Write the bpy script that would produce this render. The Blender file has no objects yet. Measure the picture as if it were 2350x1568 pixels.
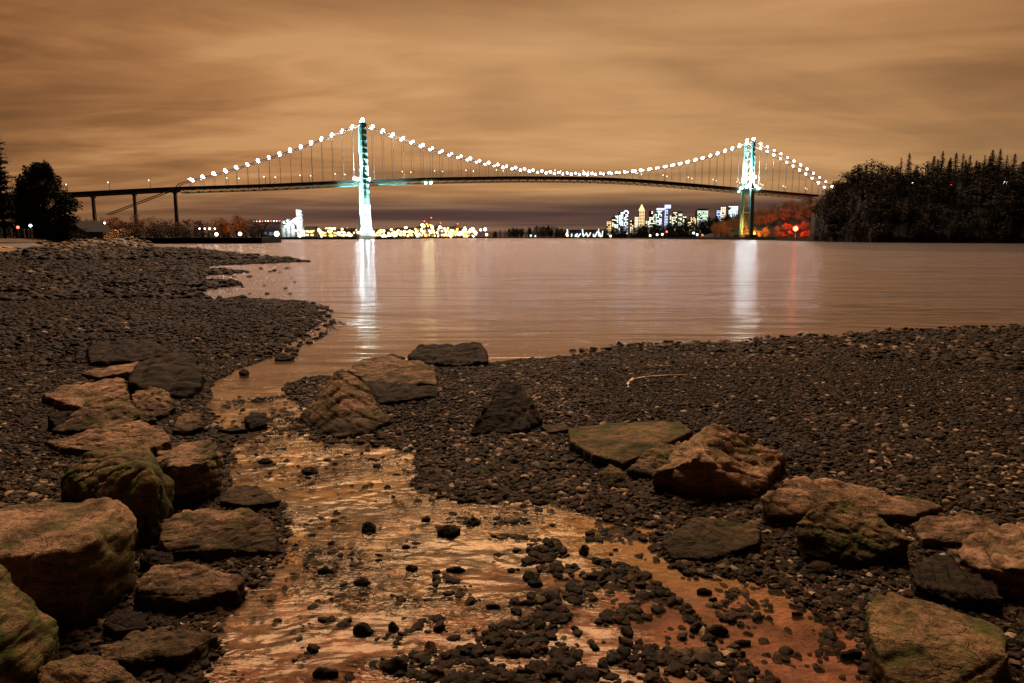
import bpy, math, random
import numpy as np
from mathutils import Vector, Matrix, noise

random.seed(7)
RNG = np.random.default_rng(7)
sc = bpy.context.scene
COL = sc.collection

# ------------------------------------------------------------------ camera
PW, PH, FOC, HOR, CAM_H = 2350.0, 1568.0, 1567.0, 545.0, 2.0
PITCH = math.atan((PH / 2 - HOR) / FOC)
SP, CP = math.sin(PITCH), math.cos(PITCH)
cam_data = bpy.data.cameras.new("camera")
cam = bpy.data.objects.new("camera", cam_data)
COL.objects.link(cam)
cam.location = (0, 0, CAM_H)
cam.rotation_euler = (math.pi / 2 - PITCH, 0, 0)
cam_data.sensor_width = 36.0
cam_data.lens = 36.0 * FOC / PW
cam_data.clip_start = 0.05
cam_data.clip_end = 40000
sc.camera = cam

# ------------------------------------------------------------------ render look
sc.view_settings.view_transform = 'Standard'
sc.view_settings.look = 'None'
sc.view_settings.exposure = 0.0
sc.view_settings.gamma = 1.0
sc.view_settings.use_curve_mapping = False
sc.render.engine = 'CYCLES'
sc.cycles.use_denoising = True
try:
    sc.cycles.denoiser = 'OPENIMAGEDENOISE'
except Exception:
    pass
sc.cycles.max_bounces = 6
sc.cycles.diffuse_bounces = 2
sc.cycles.glossy_bounces = 3
sc.cycles.transmission_bounces = 4
sc.cycles.transparent_max_bounces = 12
sc.cycles.sample_clamp_indirect = 6.0
sc.cycles.caustics_reflective = False
sc.cycles.caustics_refractive = False
sc.cycles.use_light_tree = True


# ------------------------------------------------------------------ node helpers
class NT:
    def __init__(self, tree):
        self.t = tree
        tree.nodes.clear()

    def n(self, typ, **kw):
        nd = self.t.nodes.new(typ)
        for k, v in kw.items():
            if k.startswith('i_'):
                nd.inputs[k[2:].replace('_', ' ')].default_value = v
            else:
                setattr(nd, k, v)
        return nd

    def l(self, a, b):
        self.t.links.new(a, b)

    def put(self, v, sock):
        if isinstance(v, (int, float)):
            sock.default_value = v
        else:
            self.l(v, sock)

    def math(self, op, a, b=0.0, clamp=False):
        m = self.n('ShaderNodeMath', operation=op, use_clamp=clamp)
        self.put(a, m.inputs[0])
        self.put(b, m.inputs[1])
        return m.outputs[0]

    def maprange(self, v, a, b, c=0.0, d=1.0, smooth=True):
        m = self.n('ShaderNodeMapRange')
        m.interpolation_type = 'SMOOTHSTEP' if smooth else 'LINEAR'
        self.l(v, m.inputs[0])
        for i, x in enumerate((a, b, c, d)):
            m.inputs[i + 1].default_value = x
        return m.outputs[0]

    def mix(self, f, a, b, mode='MIX'):
        m = self.n('ShaderNodeMix', data_type='RGBA', blend_type=mode)
        for v, s in ((f, m.inputs[0]), (a, m.inputs[6]), (b, m.inputs[7])):
            if isinstance(v, (tuple, list)):
                s.default_value = (*v[:3], 1)
            elif isinstance(v, (int, float)):
                s.default_value = v
            else:
                self.l(v, s)
        return m.outputs[2]

    def noise(self, vec, scale, detail=4.0, rough=0.55, dist=0.0):
        m = self.n('ShaderNodeTexNoise')
        m.inputs['Scale'].default_value = scale
        m.inputs['Detail'].default_value = detail
        m.inputs['Roughness'].default_value = rough
        m.inputs['Distortion'].default_value = dist
        if vec is not None:
            self.l(vec, m.inputs['Vector'])
        return m.outputs[0]

    def mapping(self, vec, scale=(1, 1, 1), rot=(0, 0, 0), loc=(0, 0, 0)):
        m = self.n('ShaderNodeMapping')
        m.inputs['Scale'].default_value = scale
        m.inputs['Rotation'].default_value = rot
        m.inputs['Location'].default_value = loc
        self.l(vec, m.inputs['Vector'])
        return m.outputs[0]

    def ramp(self, f, stops):
        r = self.n('ShaderNodeValToRGB')
        el = r.color_ramp.elements
        while len(el) < len(stops):
            el.new(0.5)
        for e, (p, c) in zip(el, stops):
            e.position = p
            e.color = (*c, 1)
        self.l(f, r.inputs[0])
        return r.outputs[0]


# ------------------------------------------------------------------ world: overcast night sky lit by the city
world = bpy.data.worlds.new("World")
sc.world = world
world.use_nodes = True
w = NT(world.node_tree)
tc = w.n('ShaderNodeTexCoord').outputs['Generated']
sep = w.n('ShaderNodeSeparateXYZ')
w.l(tc, sep.inputs[0])
dx, dy, dz = sep.outputs
zc = w.math('MAXIMUM', dz, 0.0)
den = w.math('ADD', zc, 0.10)
comb = w.n('ShaderNodeCombineXYZ')
w.l(w.math('DIVIDE', dx, den), comb.inputs[0])
w.l(w.math('DIVIDE', dy, den), comb.inputs[1])
cloudv = comb.outputs[0]
m1 = w.mapping(cloudv, scale=(0.34, 0.62, 1), rot=(0, 0, 0.45), loc=(4.7, 2.6, 0))
n1 = w.noise(m1, 1.0, 4, 0.5, 0.9)
m2 = w.mapping(cloudv, scale=(0.75, 1.9, 1), rot=(0, 0, 0.22), loc=(9.1, 4.7, 0))
n2 = w.noise(m2, 1.0, 6, 0.6, 0.8)
n3 = w.noise(w.mapping(cloudv, scale=(1.6, 3.2, 1), rot=(0, 0, 0.3), loc=(1.1, 7.7, 0)), 1.0, 5, 0.55, 0.8)
cl = w.math('ADD', w.math('MULTIPLY', n1, 0.58), w.math('ADD', w.math('MULTIPLY', n2, 0.27), w.math('MULTIPLY', n3, 0.15)))
cloud_col = w.ramp(cl, [(0.40, (0.165, 0.062, 0.021)), (0.465, (0.255, 0.099, 0.034)), (0.535, (0.390, 0.165, 0.058)), (0.60, (0.53, 0.258, 0.104))])
# glow of the city: brighter and yellower low over the park side, duller overhead
az = w.math('ARCTAN2', dx, dy)
glow = w.math('MULTIPLY', w.maprange(zc, 0.02, 0.30, 1.0, 0.0), w.maprange(az, -0.35, 0.55, 0.35, 1.0))
cloud_col = w.mix(w.math('MULTIPLY', glow, 0.40), cloud_col, (0.52, 0.33, 0.145))
# broad patch of cloud lit by the city, up and to the right of the inlet
lz = w.math('DIVIDE', w.math('SUBTRACT', zc, 0.27), 0.20)
la = w.math('DIVIDE', w.math('SUBTRACT', az, 0.16), 0.50)
lobe = w.math('MULTIPLY', w.math('EXPONENT', w.math('MULTIPLY', w.math('ADD', w.math('MULTIPLY', lz, lz), w.math('MULTIPLY', la, la)), -1.0)), w.maprange(n1, 0.30, 0.62, 0.35, 1.0))
cloud_col = w.mix(w.math('MULTIPLY', lobe, 0.72), cloud_col, (0.64, 0.37, 0.165))
over = w.math('MULTIPLY', w.math('MULTIPLY', w.maprange(zc, 0.17, 0.50, 1.0, 0.62), w.maprange(w.math('ABSOLUTE', w.math('SUBTRACT', az, 0.06)), 0.30, 0.95, 1.0, 0.62)), w.maprange(dy, -0.55, 0.6, 0.14, 1.08))  # sky also dimmed to the sides and behind the camera, keeping rock fronts dark
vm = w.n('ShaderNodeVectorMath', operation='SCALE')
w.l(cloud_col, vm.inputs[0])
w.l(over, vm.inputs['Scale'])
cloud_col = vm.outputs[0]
# low dark cloud bank over the inlet
bn = w.noise(w.mapping(tc, scale=(2.2, 2.2, 34)), 1.0, 5, 0.55, 0.3)
zb = w.math('ADD', zc, w.math('MULTIPLY', w.math('SUBTRACT', bn, 0.5), 0.030))
bank = w.math('MULTIPLY', w.maprange(zb, 0.042, 0.072, 1.0, 0.0), w.math('MULTIPLY', w.maprange(az, -0.62, -0.16, 0.15, 1.0), w.maprange(az, 0.36, 0.60, 1.0, 0.1)))
bk_col = w.ramp(w.noise(w.mapping(tc, scale=(1.6, 1.6, 70)), 1.0, 4, 0.5), [(0.42, (0.050, 0.028, 0.032)), (0.56, (0.085, 0.047, 0.042)), (0.70, (0.22, 0.12, 0.075))])
cloud_col = w.mix(w.math('MULTIPLY', bank, 0.92), cloud_col, bk_col)
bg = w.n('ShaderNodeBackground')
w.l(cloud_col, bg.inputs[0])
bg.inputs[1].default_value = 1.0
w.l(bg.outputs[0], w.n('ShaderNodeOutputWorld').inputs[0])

# one soft warm key, added to light the rock tops and ripples from high ahead
key_light_d = bpy.data.lights.new("sun", 'SUN')
key_light_d.energy = 5.0
key_light_d.angle = math.radians(34)
key_light_d.color = (1.0, 0.66, 0.44)
sun = bpy.data.objects.new("sun", key_light_d)
COL.objects.link(sun)
sun.rotation_euler = Vector((0.09, -0.76, -1.0)).to_track_quat('-Z', 'Y').to_euler()


# ------------------------------------------------------------------ pixel <-> place
def ray(x, y):
    fx, fy = (x - PW / 2) / FOC, (PH / 2 - y) / FOC
    return Vector((fx, CP + fy * SP, -SP + fy * CP))


def G(x, y, z=0.0):
    d = ray(x, y)
    t = (z - CAM_H) / d.z
    return Vector((d.x * t, d.y * t, z))


def D(x, y, Y):
    d = ray(x, y)
    t = Y / d.y
    return Vector((d.x * t, Y, CAM_H + d.z * t))


# ------------------------------------------------------------------ object helpers
def wloc(o):
    v = Vector((0, 0, 0))
    while o is not None:
        v += o.location
        o = o.parent
    return v


def mesh_of(name, verts, faces, mat=None, smooth=False):
    me = bpy.data.meshes.new(name)
    me.from_pydata([tuple(v) for v in verts], [], faces)
    if mat:
        me.materials.append(mat)
    if smooth:
        me.shade_smooth()
    me.update()
    return me


def np_mesh(name, V, Fc, mat=None, smooth=False):
    V = np.asarray(V, dtype=np.float32)
    Fc = np.asarray(Fc, dtype=np.int32)
    me = bpy.data.meshes.new(name)
    k = Fc.shape[1]
    me.vertices.add(len(V))
    me.vertices.foreach_set('co', V.ravel())
    me.loops.add(Fc.size)
    me.loops.foreach_set('vertex_index', Fc.ravel())
    me.polygons.add(len(Fc))
    me.polygons.foreach_set('loop_start', np.arange(0, Fc.size, k, dtype=np.int32))
    if mat:
        me.materials.append(mat)
    me.update(calc_edges=True)
    if smooth:
        me.shade_smooth()
    return me


def tag(o, label=None, cat=None, group=None, kind=None):
    for k, v in (('label', label), ('category', cat), ('group', group), ('kind', kind)):
        if v:
            o[k] = v
    return o


def ob(name, me, parent=None, loc=(0, 0, 0), rot=None, scale=None):
    """object at world location loc"""
    o = bpy.data.objects.new(name, me)
    COL.objects.link(o)
    if parent is not None:
        o.parent = parent
        o.location = Vector(loc) - wloc(parent)
    else:
        o.location = loc
    if rot is not None:
        o.rotation_euler = rot
    if scale is not None:
        o.scale = scale
    return o


def part(name, verts, faces, mat, parent, smooth=False, kind=None):
    o = ob(name, mesh_of(name, verts, faces, mat, smooth), parent)
    if kind:
        o['kind'] = kind
    return o


def empty(name, loc, label, cat, group=None):
    o = bpy.data.objects.new(name, None)
    COL.objects.link(o)
    o.location = loc
    o.empty_display_size = 0.2
    return tag(o, label, cat, group)


class MB:
    def __init__(self):
        self.v, self.f = [], []

    def add(self, vs, fs):
        b = len(self.v)
        self.v += [tuple(x) for x in vs]
        self.f += [tuple(i + b for i in q) for q in fs]

    def hexa(self, bot, top):
        self.add(list(bot) + list(top), [(3, 2, 1, 0), (4, 5, 6, 7), (0, 1, 5, 4), (1, 2, 6, 5), (2, 3, 7, 6), (3, 0, 4, 7)])

    def box(self, c, s, rz=0.0):
        c = Vector(c)
        ca, sa = math.cos(rz), math.sin(rz)
        hx, hy, hz = s[0] / 2, s[1] / 2, s[2] / 2
        q = [(-hx, -hy), (hx, -hy), (hx, hy), (-hx, hy)]
        q = [(c.x + a * ca - b * sa, c.y + a * sa + b * ca) for a, b in q]
        self.hexa([(x, y, c.z - hz) for x, y in q], [(x, y, c.z + hz) for x, y in q])

    def bar(self, a, b, r0, r1=None, n=4):
        a, b = Vector(a), Vector(b)
        r1 = r0 if r1 is None else r1
        d = (b - a)
        if d.length < 1e-6:
            return
        d.normalize()
        s = d.orthogonal().normalized()
        t = d.cross(s)
        vs = []
        for p, r in ((a, r0), (b, r1)):
            for k in range(n):
                an = 2 * math.pi * (k + .5) / n
                vs.append(p + (s * math.cos(an) + t * math.sin(an)) * r)
        fs = [(k, (k + 1) % n, n + (k + 1) % n, n + k) for k in range(n)]
        fs += [tuple(range(n - 1, -1, -1)), tuple(range(n, 2 * n))]
        self.add(vs, fs)

    def tube(self, pts, r, n=6):
        for a, b in zip(pts[:-1], pts[1:]):
            self.bar(a, b, r, r, n)

    def ball(self, c, r, seg=8, rings=5):
        c = Vector(c)
        vs = [c + Vector((0, 0, r))]
        for i in range(1, rings):
            th = math.pi * i / rings
            for k in range(seg):
                a = 2 * math.pi * k / seg
                vs.append(c + Vector((math.sin(th) * math.cos(a), math.sin(th) * math.sin(a), math.cos(th))) * r)
        vs.append(c - Vector((0, 0, r)))
        fs = [(0, 1 + k, 1 + (k + 1) % seg) for k in range(seg)]
        for i in range(rings - 2):
            for k in range(seg):
                a, b = 1 + i * seg + k, 1 + i * seg + (k + 1) % seg
                fs.append((a, a + seg, b + seg, b))
        last = len(vs) - 1
        o = 1 + (rings - 2) * seg
        fs += [(last, o + (k + 1) % seg, o + k) for k in range(seg)]
        self.add(vs, fs)

    def mesh(self, name, mat, smooth=False):
        return mesh_of(name, self.v, self.f, mat, smooth)

    def build(self, name, mat, parent=None, smooth=False, kind=None):
        return part(name, self.v, self.f, mat, parent, smooth, kind)


# ------------------------------------------------------------------ materials
def mat_new(name):
    m = bpy.data.materials.new(name)
    m.use_nodes = True
    return m, NT(m.node_tree)


def mat_plain(name, c, rough=0.6, metal=0.0, var=0.25, scale=3.0, bump=0.0):
    m, t = mat_new(name)
    pos = t.n('ShaderNodeNewGeometry').outputs['Position']
    nz = t.noise(pos, scale, 5, 0.6)
    colr = t.mix(nz, tuple(x * (1 - var) for x in c), tuple(min(1, x * (1 + var)) for x in c))
    b = t.n('ShaderNodeBsdfPrincipled')
    t.l(colr, b.inputs['Base Color'])
    b.inputs['Roughness'].default_value = rough
    b.inputs['Metallic'].default_value = metal
    b.inputs['Specular IOR Level'].default_value = 0.12
    if bump:
        bp = t.n('ShaderNodeBump')
        bp.inputs['Strength'].default_value = bump
        bp.inputs['Distance'].default_value = 0.03
        t.l(nz, bp.inputs['Height'])
        t.l(bp.outputs[0], b.inputs['Normal'])
    t.l(b.outputs[0], t.n('ShaderNodeOutputMaterial').inputs[0])
    return m


def mat_emit(name, c, s, sampling='AUTO'):
    m, t = mat_new(name)
    e = t.n('ShaderNodeEmission')
    e.inputs[0].default_value = (*c, 1)
    e.inputs[1].default_value = s
    t.l(e.outputs[0], t.n('ShaderNodeOutputMaterial').inputs[0])
    try:
        m.cycles.emission_sampling = sampling
    except Exception:
        pass
    return m


def mat_rock(name, light, mid, dark, moss=0.0, seam=1.3):
    m, t = mat_new(name)
    g = t.n('ShaderNodeNewGeometry')
    pos = g.outputs['Position']
    obi = t.n('ShaderNodeObjectInfo').outputs['Random']
    offs = t.n('ShaderNodeVectorMath', operation='ADD')
    t.l(pos, offs.inputs[0])
    cmb = t.n('ShaderNodeCombineXYZ')
    t.l(t.math('MULTIPLY', obi, 13.0), cmb.inputs[0])
    t.l(t.math('MULTIPLY', obi, 31.0), cmb.inputs[2])
    t.l(cmb.outputs[0], offs.inputs[1])
    p = offs.outputs[0]
    big = t.noise(p, 3.0, 5, 0.6, 0.4)
    fine = t.noise(p, 38.0, 6, 0.7)
    grit = t.noise(p, 150.0, 3, 0.7)
    strata = t.noise(t.mapping(p, scale=(5, 9, 34), rot=(0.35, 0.25, 0.4)), 1.0, 5, 0.65, 0.5)
    f = t.math('ADD', t.math('MULTIPLY', big, 0.38), t.math('ADD', t.math('MULTIPLY', strata, 0.34), t.math('MULTIPLY', fine, 0.28)))
    c = t.ramp(f, [(0.40, dark), (0.475, mid), (0.58, light)])
    c = t.mix(t.maprange(grit, 0.35, 0.65, 0.55, 0.0), c, tuple(x * 0.35 for x in dark))
    vo = t.n('ShaderNodeTexVoronoi')
    vo.feature = 'DISTANCE_TO_EDGE'
    vo.inputs['Scale'].default_value = 5.5
    wv = t.n('ShaderNodeVectorMath', operation='ADD')
    nzv = t.n('ShaderNodeTexNoise')
    nzv.inputs['Scale'].default_value = 6.0
    t.l(p, nzv.inputs['Vector'])
    sc_ = t.n('ShaderNodeVectorMath', operation='SCALE')
    sc_.inputs['Scale'].default_value = 0.22
    t.l(nzv.outputs['Color'], sc_.inputs[0])
    t.l(p, wv.inputs[0])
    t.l(sc_.outputs[0], wv.inputs[1])
    t.l(wv.outputs[0], vo.inputs['Vector'])
    crack = t.math('MULTIPLY', t.maprange(vo.outputs['Distance'], 0.0, 0.035, 1.0, 0.0), t.maprange(big, 0.45, 0.60))
    c = t.mix(t.math('MULTIPLY', crack, 0.12), c, tuple(x * 0.25 for x in dark))
    # weed and moss film, patchy, thicker on some stones
    sepn = t.n('ShaderNodeSeparateXYZ')
    t.l(g.outputs['Normal'], sepn.inputs[0])
    mn = t.math('ADD', t.noise(p, 5.0, 5, 0.65), t.math('MULTIPLY', t.math('ABSOLUTE', sepn.outputs[0]), 0.12))
    mf = t.math('MULTIPLY', t.maprange(mn, 0.50, 0.66), moss)
    c = t.mix(mf, c, t.mix(fine, (0.035, 0.050, 0.010), (0.12, 0.13, 0.028)))
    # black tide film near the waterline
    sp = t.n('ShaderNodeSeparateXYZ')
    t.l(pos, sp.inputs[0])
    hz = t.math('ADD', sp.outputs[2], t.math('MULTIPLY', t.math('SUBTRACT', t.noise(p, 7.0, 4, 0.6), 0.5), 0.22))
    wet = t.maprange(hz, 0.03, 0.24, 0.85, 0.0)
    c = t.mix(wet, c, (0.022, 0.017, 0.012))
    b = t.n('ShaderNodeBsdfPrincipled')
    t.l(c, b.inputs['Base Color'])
    t.l(t.maprange(fine, 0.3, 0.7, 0.50, 0.85), b.inputs['Roughness'])
    b.inputs['Specular IOR Level'].default_value = 0.06
    h = t.math('ADD', t.math('MULTIPLY', strata, 0.55 * seam), t.math('ADD', t.math('MULTIPLY', fine, 0.5), t.math('MULTIPLY', grit, 0.16)))
    bp = t.n('ShaderNodeBump')
    h = t.math('SUBTRACT', h, t.math('MULTIPLY', crack, 0.18))
    bp.inputs['Strength'].default_value = 1.0
    bp.inputs['Distance'].default_value = 0.042
    t.l(h, bp.inputs['Height'])
    t.l(bp.outputs[0], b.inputs['Normal'])
    t.l(b.outputs[0], t.n('ShaderNodeOutputMaterial').inputs[0])
    return m


M = {}
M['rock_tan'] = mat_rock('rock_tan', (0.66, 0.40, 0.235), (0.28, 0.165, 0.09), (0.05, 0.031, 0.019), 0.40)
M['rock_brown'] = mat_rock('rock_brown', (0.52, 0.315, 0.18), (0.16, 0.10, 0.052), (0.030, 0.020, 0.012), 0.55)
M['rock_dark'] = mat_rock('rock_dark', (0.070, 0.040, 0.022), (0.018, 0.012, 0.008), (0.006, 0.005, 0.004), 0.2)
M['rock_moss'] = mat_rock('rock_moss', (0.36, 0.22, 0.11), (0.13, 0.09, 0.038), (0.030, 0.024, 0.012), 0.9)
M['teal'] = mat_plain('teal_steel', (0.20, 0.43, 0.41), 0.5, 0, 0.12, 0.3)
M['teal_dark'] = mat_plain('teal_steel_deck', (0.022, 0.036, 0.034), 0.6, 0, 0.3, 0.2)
M['concrete'] = mat_plain('concrete', (0.13, 0.105, 0.085), 0.85, 0, 0.3, 0.5)
M['cable'] = mat_plain('cable_steel', (0.22, 0.22, 0.22), 0.5, 0, 0.2, 0.5)
M['hanger'] = mat_plain('hanger_steel', (0.20, 0.22, 0.22), 0.5, 0, 0.2, 0.5)
M['pole'] = mat_plain('pole_paint', (0.30, 0.27, 0.24), 0.5, 0, 0.2, 1.0)
M['dark_metal'] = mat_plain('dark_metal', (0.03, 0.028, 0.026), 0.5, 0, 0.2, 1.0)
M['bark'] = mat_plain('bark', (0.035, 0.025, 0.018), 0.9, 0, 0.4, 6.0)
M['bark_orange'] = mat_plain('bark_pale', (0.16, 0.10, 0.06), 0.9, 0, 0.4, 1.0)
M['needle'] = mat_plain('needles', (0.013, 0.018, 0.008), 0.85, 0, 0.6, 0.4)
M['needle_brown'] = mat_plain('needles_dull', (0.022, 0.020, 0.010), 0.85, 0, 0.6, 0.3)
M['leaf_dark'] = mat_plain('leaves_dark', (0.018, 0.024, 0.011), 0.8, 0, 0.6, 1.2)
M['leaf_bush'] = mat_plain('leaves_bush', (0.022, 0.020, 0.012), 0.8, 0, 0.6, 0.4)
M['leaf_mauve'] = mat_plain('twigs_dull', (0.075, 0.042, 0.034), 0.85, 0, 0.5, 0.2)
M['leaf_rust'] = mat_plain('twigs_rust', (0.17, 0.055, 0.018), 0.85, 0, 0.5, 0.2)
M['leaf_orange'] = mat_plain('leaves_orange', (0.26, 0.12, 0.028), 0.85, 0, 0.6, 0.12)
M['soil'] = mat_plain('soil', (0.014, 0.011, 0.007), 0.95, 0, 0.6, 0.05)
M['lawn'] = mat_plain('dry_lawn', (0.10, 0.065, 0.030), 0.95, 0, 0.5, 0.8, 0.4)
M['sand'] = mat_plain('pale_sand', (0.34, 0.22, 0.11), 0.95, 0, 0.3, 1.5, 0.3)
M['wood_pale'] = mat_plain('driftwood', (0.55, 0.42, 0.30), 0.8, 0, 0.2, 30.0, 0.3)
M['wall_dark'] = mat_plain('building_wall', (0.06, 0.05, 0.045), 0.8, 0, 0.3, 0.1)
M['wall_pale'] = mat_plain('building_wall_pale', (0.30, 0.30, 0.29), 0.8, 0, 0.2, 0.05)
M['roof_dark'] = mat_plain('roof_dark', (0.008, 0.006, 0.005), 0.9, 0, 0.3, 1.0)
M['crane_red'] = mat_plain('crane_red', (0.30, 0.04, 0.02), 0.6, 0, 0.2, 0.2)
E = {}
E['white'] = mat_emit('lamp_white', (1.0, 0.93, 0.97), 26)
E['top'] = mat_emit('lamp_beacon', (0.90, 1.0, 0.98), 110)
E['strong'] = mat_emit('lamp_flood_streak', (0.84, 1.0, 0.96), 100)
E['deck'] = mat_emit('lamp_street', (1.0, 0.72, 0.45), 5)
E['green'] = mat_emit('lamp_greenish', (0.92, 0.95, 0.42), 75)
E['green_dim'] = mat_emit('lamp_greenish_dim', (0.92, 0.95, 0.6), 12)
E['flood'] = mat_emit('lamp_flood', (0.92, 1.0, 0.97), 95)
E['yellow'] = mat_emit('lamp_yellow', (1.0, 0.62, 0.20), 6)
E['gold'] = mat_emit('lamp_gold', (1.0, 0.78, 0.38), 8)
E['orange'] = mat_emit('lamp_orange', (1.0, 0.38, 0.06), 5)
E['cool'] = mat_emit('lamp_cool', (0.80, 0.95, 1.0), 7)
E['starwhite'] = mat_emit('lamp_star', (0.95, 1.0, 1.0), 5)
E['red'] = mat_emit('lamp_red', (1.0, 0.07, 0.03), 18)
E['redsmall'] = mat_emit('lamp_red_small', (1.0, 0.10, 0.05), 6)
E['pinkwhite'] = mat_emit('lamp_pink', (1.0, 0.75, 0.75), 8)
E['win_dim'] = mat_emit('windows_dim', (0.6, 0.72, 1.0), 0.22)
E['win_warm'] = mat_emit('windows_warm', (1.0, 0.80, 0.52), 2.4)
E['win_cool'] = mat_emit('windows_cool', (0.78, 0.90, 1.0), 2.8)
E['win_gold'] = mat_emit('windows_gold', (1.0, 0.66, 0.30), 2.1)
E['win_blue'] = mat_emit('windows_blue', (0.48, 0.60, 1.0), 2.4)
E['win_green'] = mat_emit('windows_green', (0.80, 0.98, 0.74), 1.9)

# water: clear skin over the bed, mirror at low angles; broken up by ripples in the stream
m, t = mat_new('water')
pos = t.n('ShaderNodeNewGeometry').outputs['Position']
sp = t.n('ShaderNodeSeparateXYZ')
t.l(pos, sp.inputs[0])
near = t.maprange(sp.outputs[1], 5.5, 11.0, 1.0, 0.0)
rip1 = t.noise(t.mapping(pos, scale=(4.2, 11.0, 1), rot=(0, 0, 0.10)), 1.0, 3, 0.5, 1.2)
rip2 = t.noise(t.mapping(pos, scale=(11, 24, 1), rot=(0, 0, -0.15)), 1.0, 2, 0.5, 0.8)
calm = t.maprange(t.noise(t.mapping(pos, scale=(1.1, 1.4, 1)), 1.0, 2, 0.5), 0.42, 0.60, 0.12, 1.0)
near2 = t.math('MULTIPLY', near, t.maprange(sp.outputs[0], 0.15, 0.9, 1.0, 0.12))
hst = t.math('MULTIPLY', t.math('MULTIPLY', t.math('ADD', rip1, t.math('MULTIPLY', rip2, 0.35)), near2), calm)
sea = t.noise(t.mapping(pos, scale=(0.10, 0.42, 1), rot=(0, 0, 0.18)), 1.0, 4, 0.6, 0.7)
bp = t.n('ShaderNodeBump')
bp.inputs['Strength'].default_value = 1.0
bp.inputs['Distance'].default_value = 0.05
t.l(hst, bp.inputs['Height'])
bp2 = t.n('ShaderNodeBump')
bp2.inputs['Strength'].default_value = 1.0
bp2.inputs['Distance'].default_value = 0.26
t.l(sea, bp2.inputs['Height'])
t.l(bp.outputs[0], bp2.inputs['Normal'])
fr = t.n('ShaderNodeFresnel')
t.l(t.math('ADD', 1.36, t.math('MULTIPLY', t.math('MULTIPLY', t.maprange(sp.outputs[1], 7, 22, 0.10, 0.0), t.maprange(sp.outputs[0], 0.0, 1.0, 1.0, 0.35)), t.maprange(sp.outputs[1], 2.6, 3.6, 0.5, 1.0))), fr.inputs['IOR'])
t.l(bp2.outputs[0], fr.inputs['Normal'])
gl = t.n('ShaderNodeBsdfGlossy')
t.l(t.mix(t.maprange(sp.outputs[1], 7, 22), (0.64, 0.50, 0.33), (0.70, 0.665, 0.72)), gl.inputs['Color'])  # gold and mauve of the reflections are put into the gloss colour
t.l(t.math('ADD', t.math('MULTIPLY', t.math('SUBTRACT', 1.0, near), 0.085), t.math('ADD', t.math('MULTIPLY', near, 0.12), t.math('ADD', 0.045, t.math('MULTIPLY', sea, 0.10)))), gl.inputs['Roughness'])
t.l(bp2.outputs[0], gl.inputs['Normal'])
tr = t.n('ShaderNodeBsdfTransparent')
tr.inputs[0].default_value = (0.93, 0.84, 0.72, 1)
mx = t.n('ShaderNodeMixShader')
t.l(fr.outputs[0], mx.inputs[0])
t.l(tr.outputs[0], mx.inputs[1])
t.l(gl.outputs[0], mx.inputs[2])
t.l(mx.outputs[0], t.n('ShaderNodeOutputMaterial').inputs[0])
M['water'] = m

# beach bed: red-brown mud near, ochre sand further along the stream, gravel colour above the water
m, t = mat_new('beach')
pos = t.n('ShaderNodeNewGeometry').outputs['Position']
sp = t.n('ShaderNodeSeparateXYZ')
t.l(pos, sp.inputs[0])
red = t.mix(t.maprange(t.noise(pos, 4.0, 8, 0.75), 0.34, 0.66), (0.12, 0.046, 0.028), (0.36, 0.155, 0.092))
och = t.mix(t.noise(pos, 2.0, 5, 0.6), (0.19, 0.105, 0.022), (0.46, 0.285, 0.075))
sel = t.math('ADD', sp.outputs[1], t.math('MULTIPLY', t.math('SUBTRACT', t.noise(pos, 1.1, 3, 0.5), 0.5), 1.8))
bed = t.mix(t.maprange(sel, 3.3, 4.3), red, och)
# stony dark channel bed, with the ripples' dark troughs painted into it
stony_trough = t.math('MULTIPLY', t.maprange(t.noise(pos, 2.3, 5, 0.65), 0.40, 0.58), t.math('MULTIPLY', t.maprange(sp.outputs[0], 0.1, 0.6, 1.0, 0.0), t.maprange(sp.outputs[1], 2.6, 3.6)))
bed = t.mix(t.math('MULTIPLY', stony_trough, 0.95), bed, (0.045, 0.028, 0.014))
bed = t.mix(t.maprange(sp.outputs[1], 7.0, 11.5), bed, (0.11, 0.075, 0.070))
vor = t.n('ShaderNodeTexVoronoi')
vor.inputs['Scale'].default_value = 22.0
t.l(pos, vor.inputs['Vector'])
vor2 = t.n('ShaderNodeTexVoronoi')
vor2.inputs['Scale'].default_value = 5.0
t.l(pos, vor2.inputs['Vector'])
vcol = t.n('ShaderNodeSeparateColor')
t.l(vor.outputs['Color'], vcol.inputs[0])
vcol2 = t.n('ShaderNodeSeparateColor')
t.l(vor2.outputs['Color'], vcol2.inputs[0])
fv = t.math('ADD', t.math('MULTIPLY', vcol.outputs[0], 0.5), t.math('MULTIPLY', vcol2.outputs[0], 0.5))
grav = t.ramp(fv, [(0.1, (0.006, 0.005, 0.004)), (0.55, (0.020, 0.014, 0.009)), (0.95, (0.09, 0.06, 0.036))])
dry = t.maprange(sp.outputs[2], -0.006, 0.008)
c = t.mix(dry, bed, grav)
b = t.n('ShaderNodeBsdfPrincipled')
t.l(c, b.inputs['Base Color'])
b.inputs['Roughness'].default_value = 0.75
bp = t.n('ShaderNodeBump')
bp.inputs['Strength'].default_value = 0.8
bp.inputs['Distance'].default_value = 0.02
t.l(t.math('ADD', vor.outputs['Distance'], t.noise(pos, 60, 4, 0.6)), bp.inputs['Height'])
t.l(bp.outputs[0], b.inputs['Normal'])
t.l(b.outputs[0], t.n('ShaderNodeOutputMaterial').inputs[0])
M['beach'] = m

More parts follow.
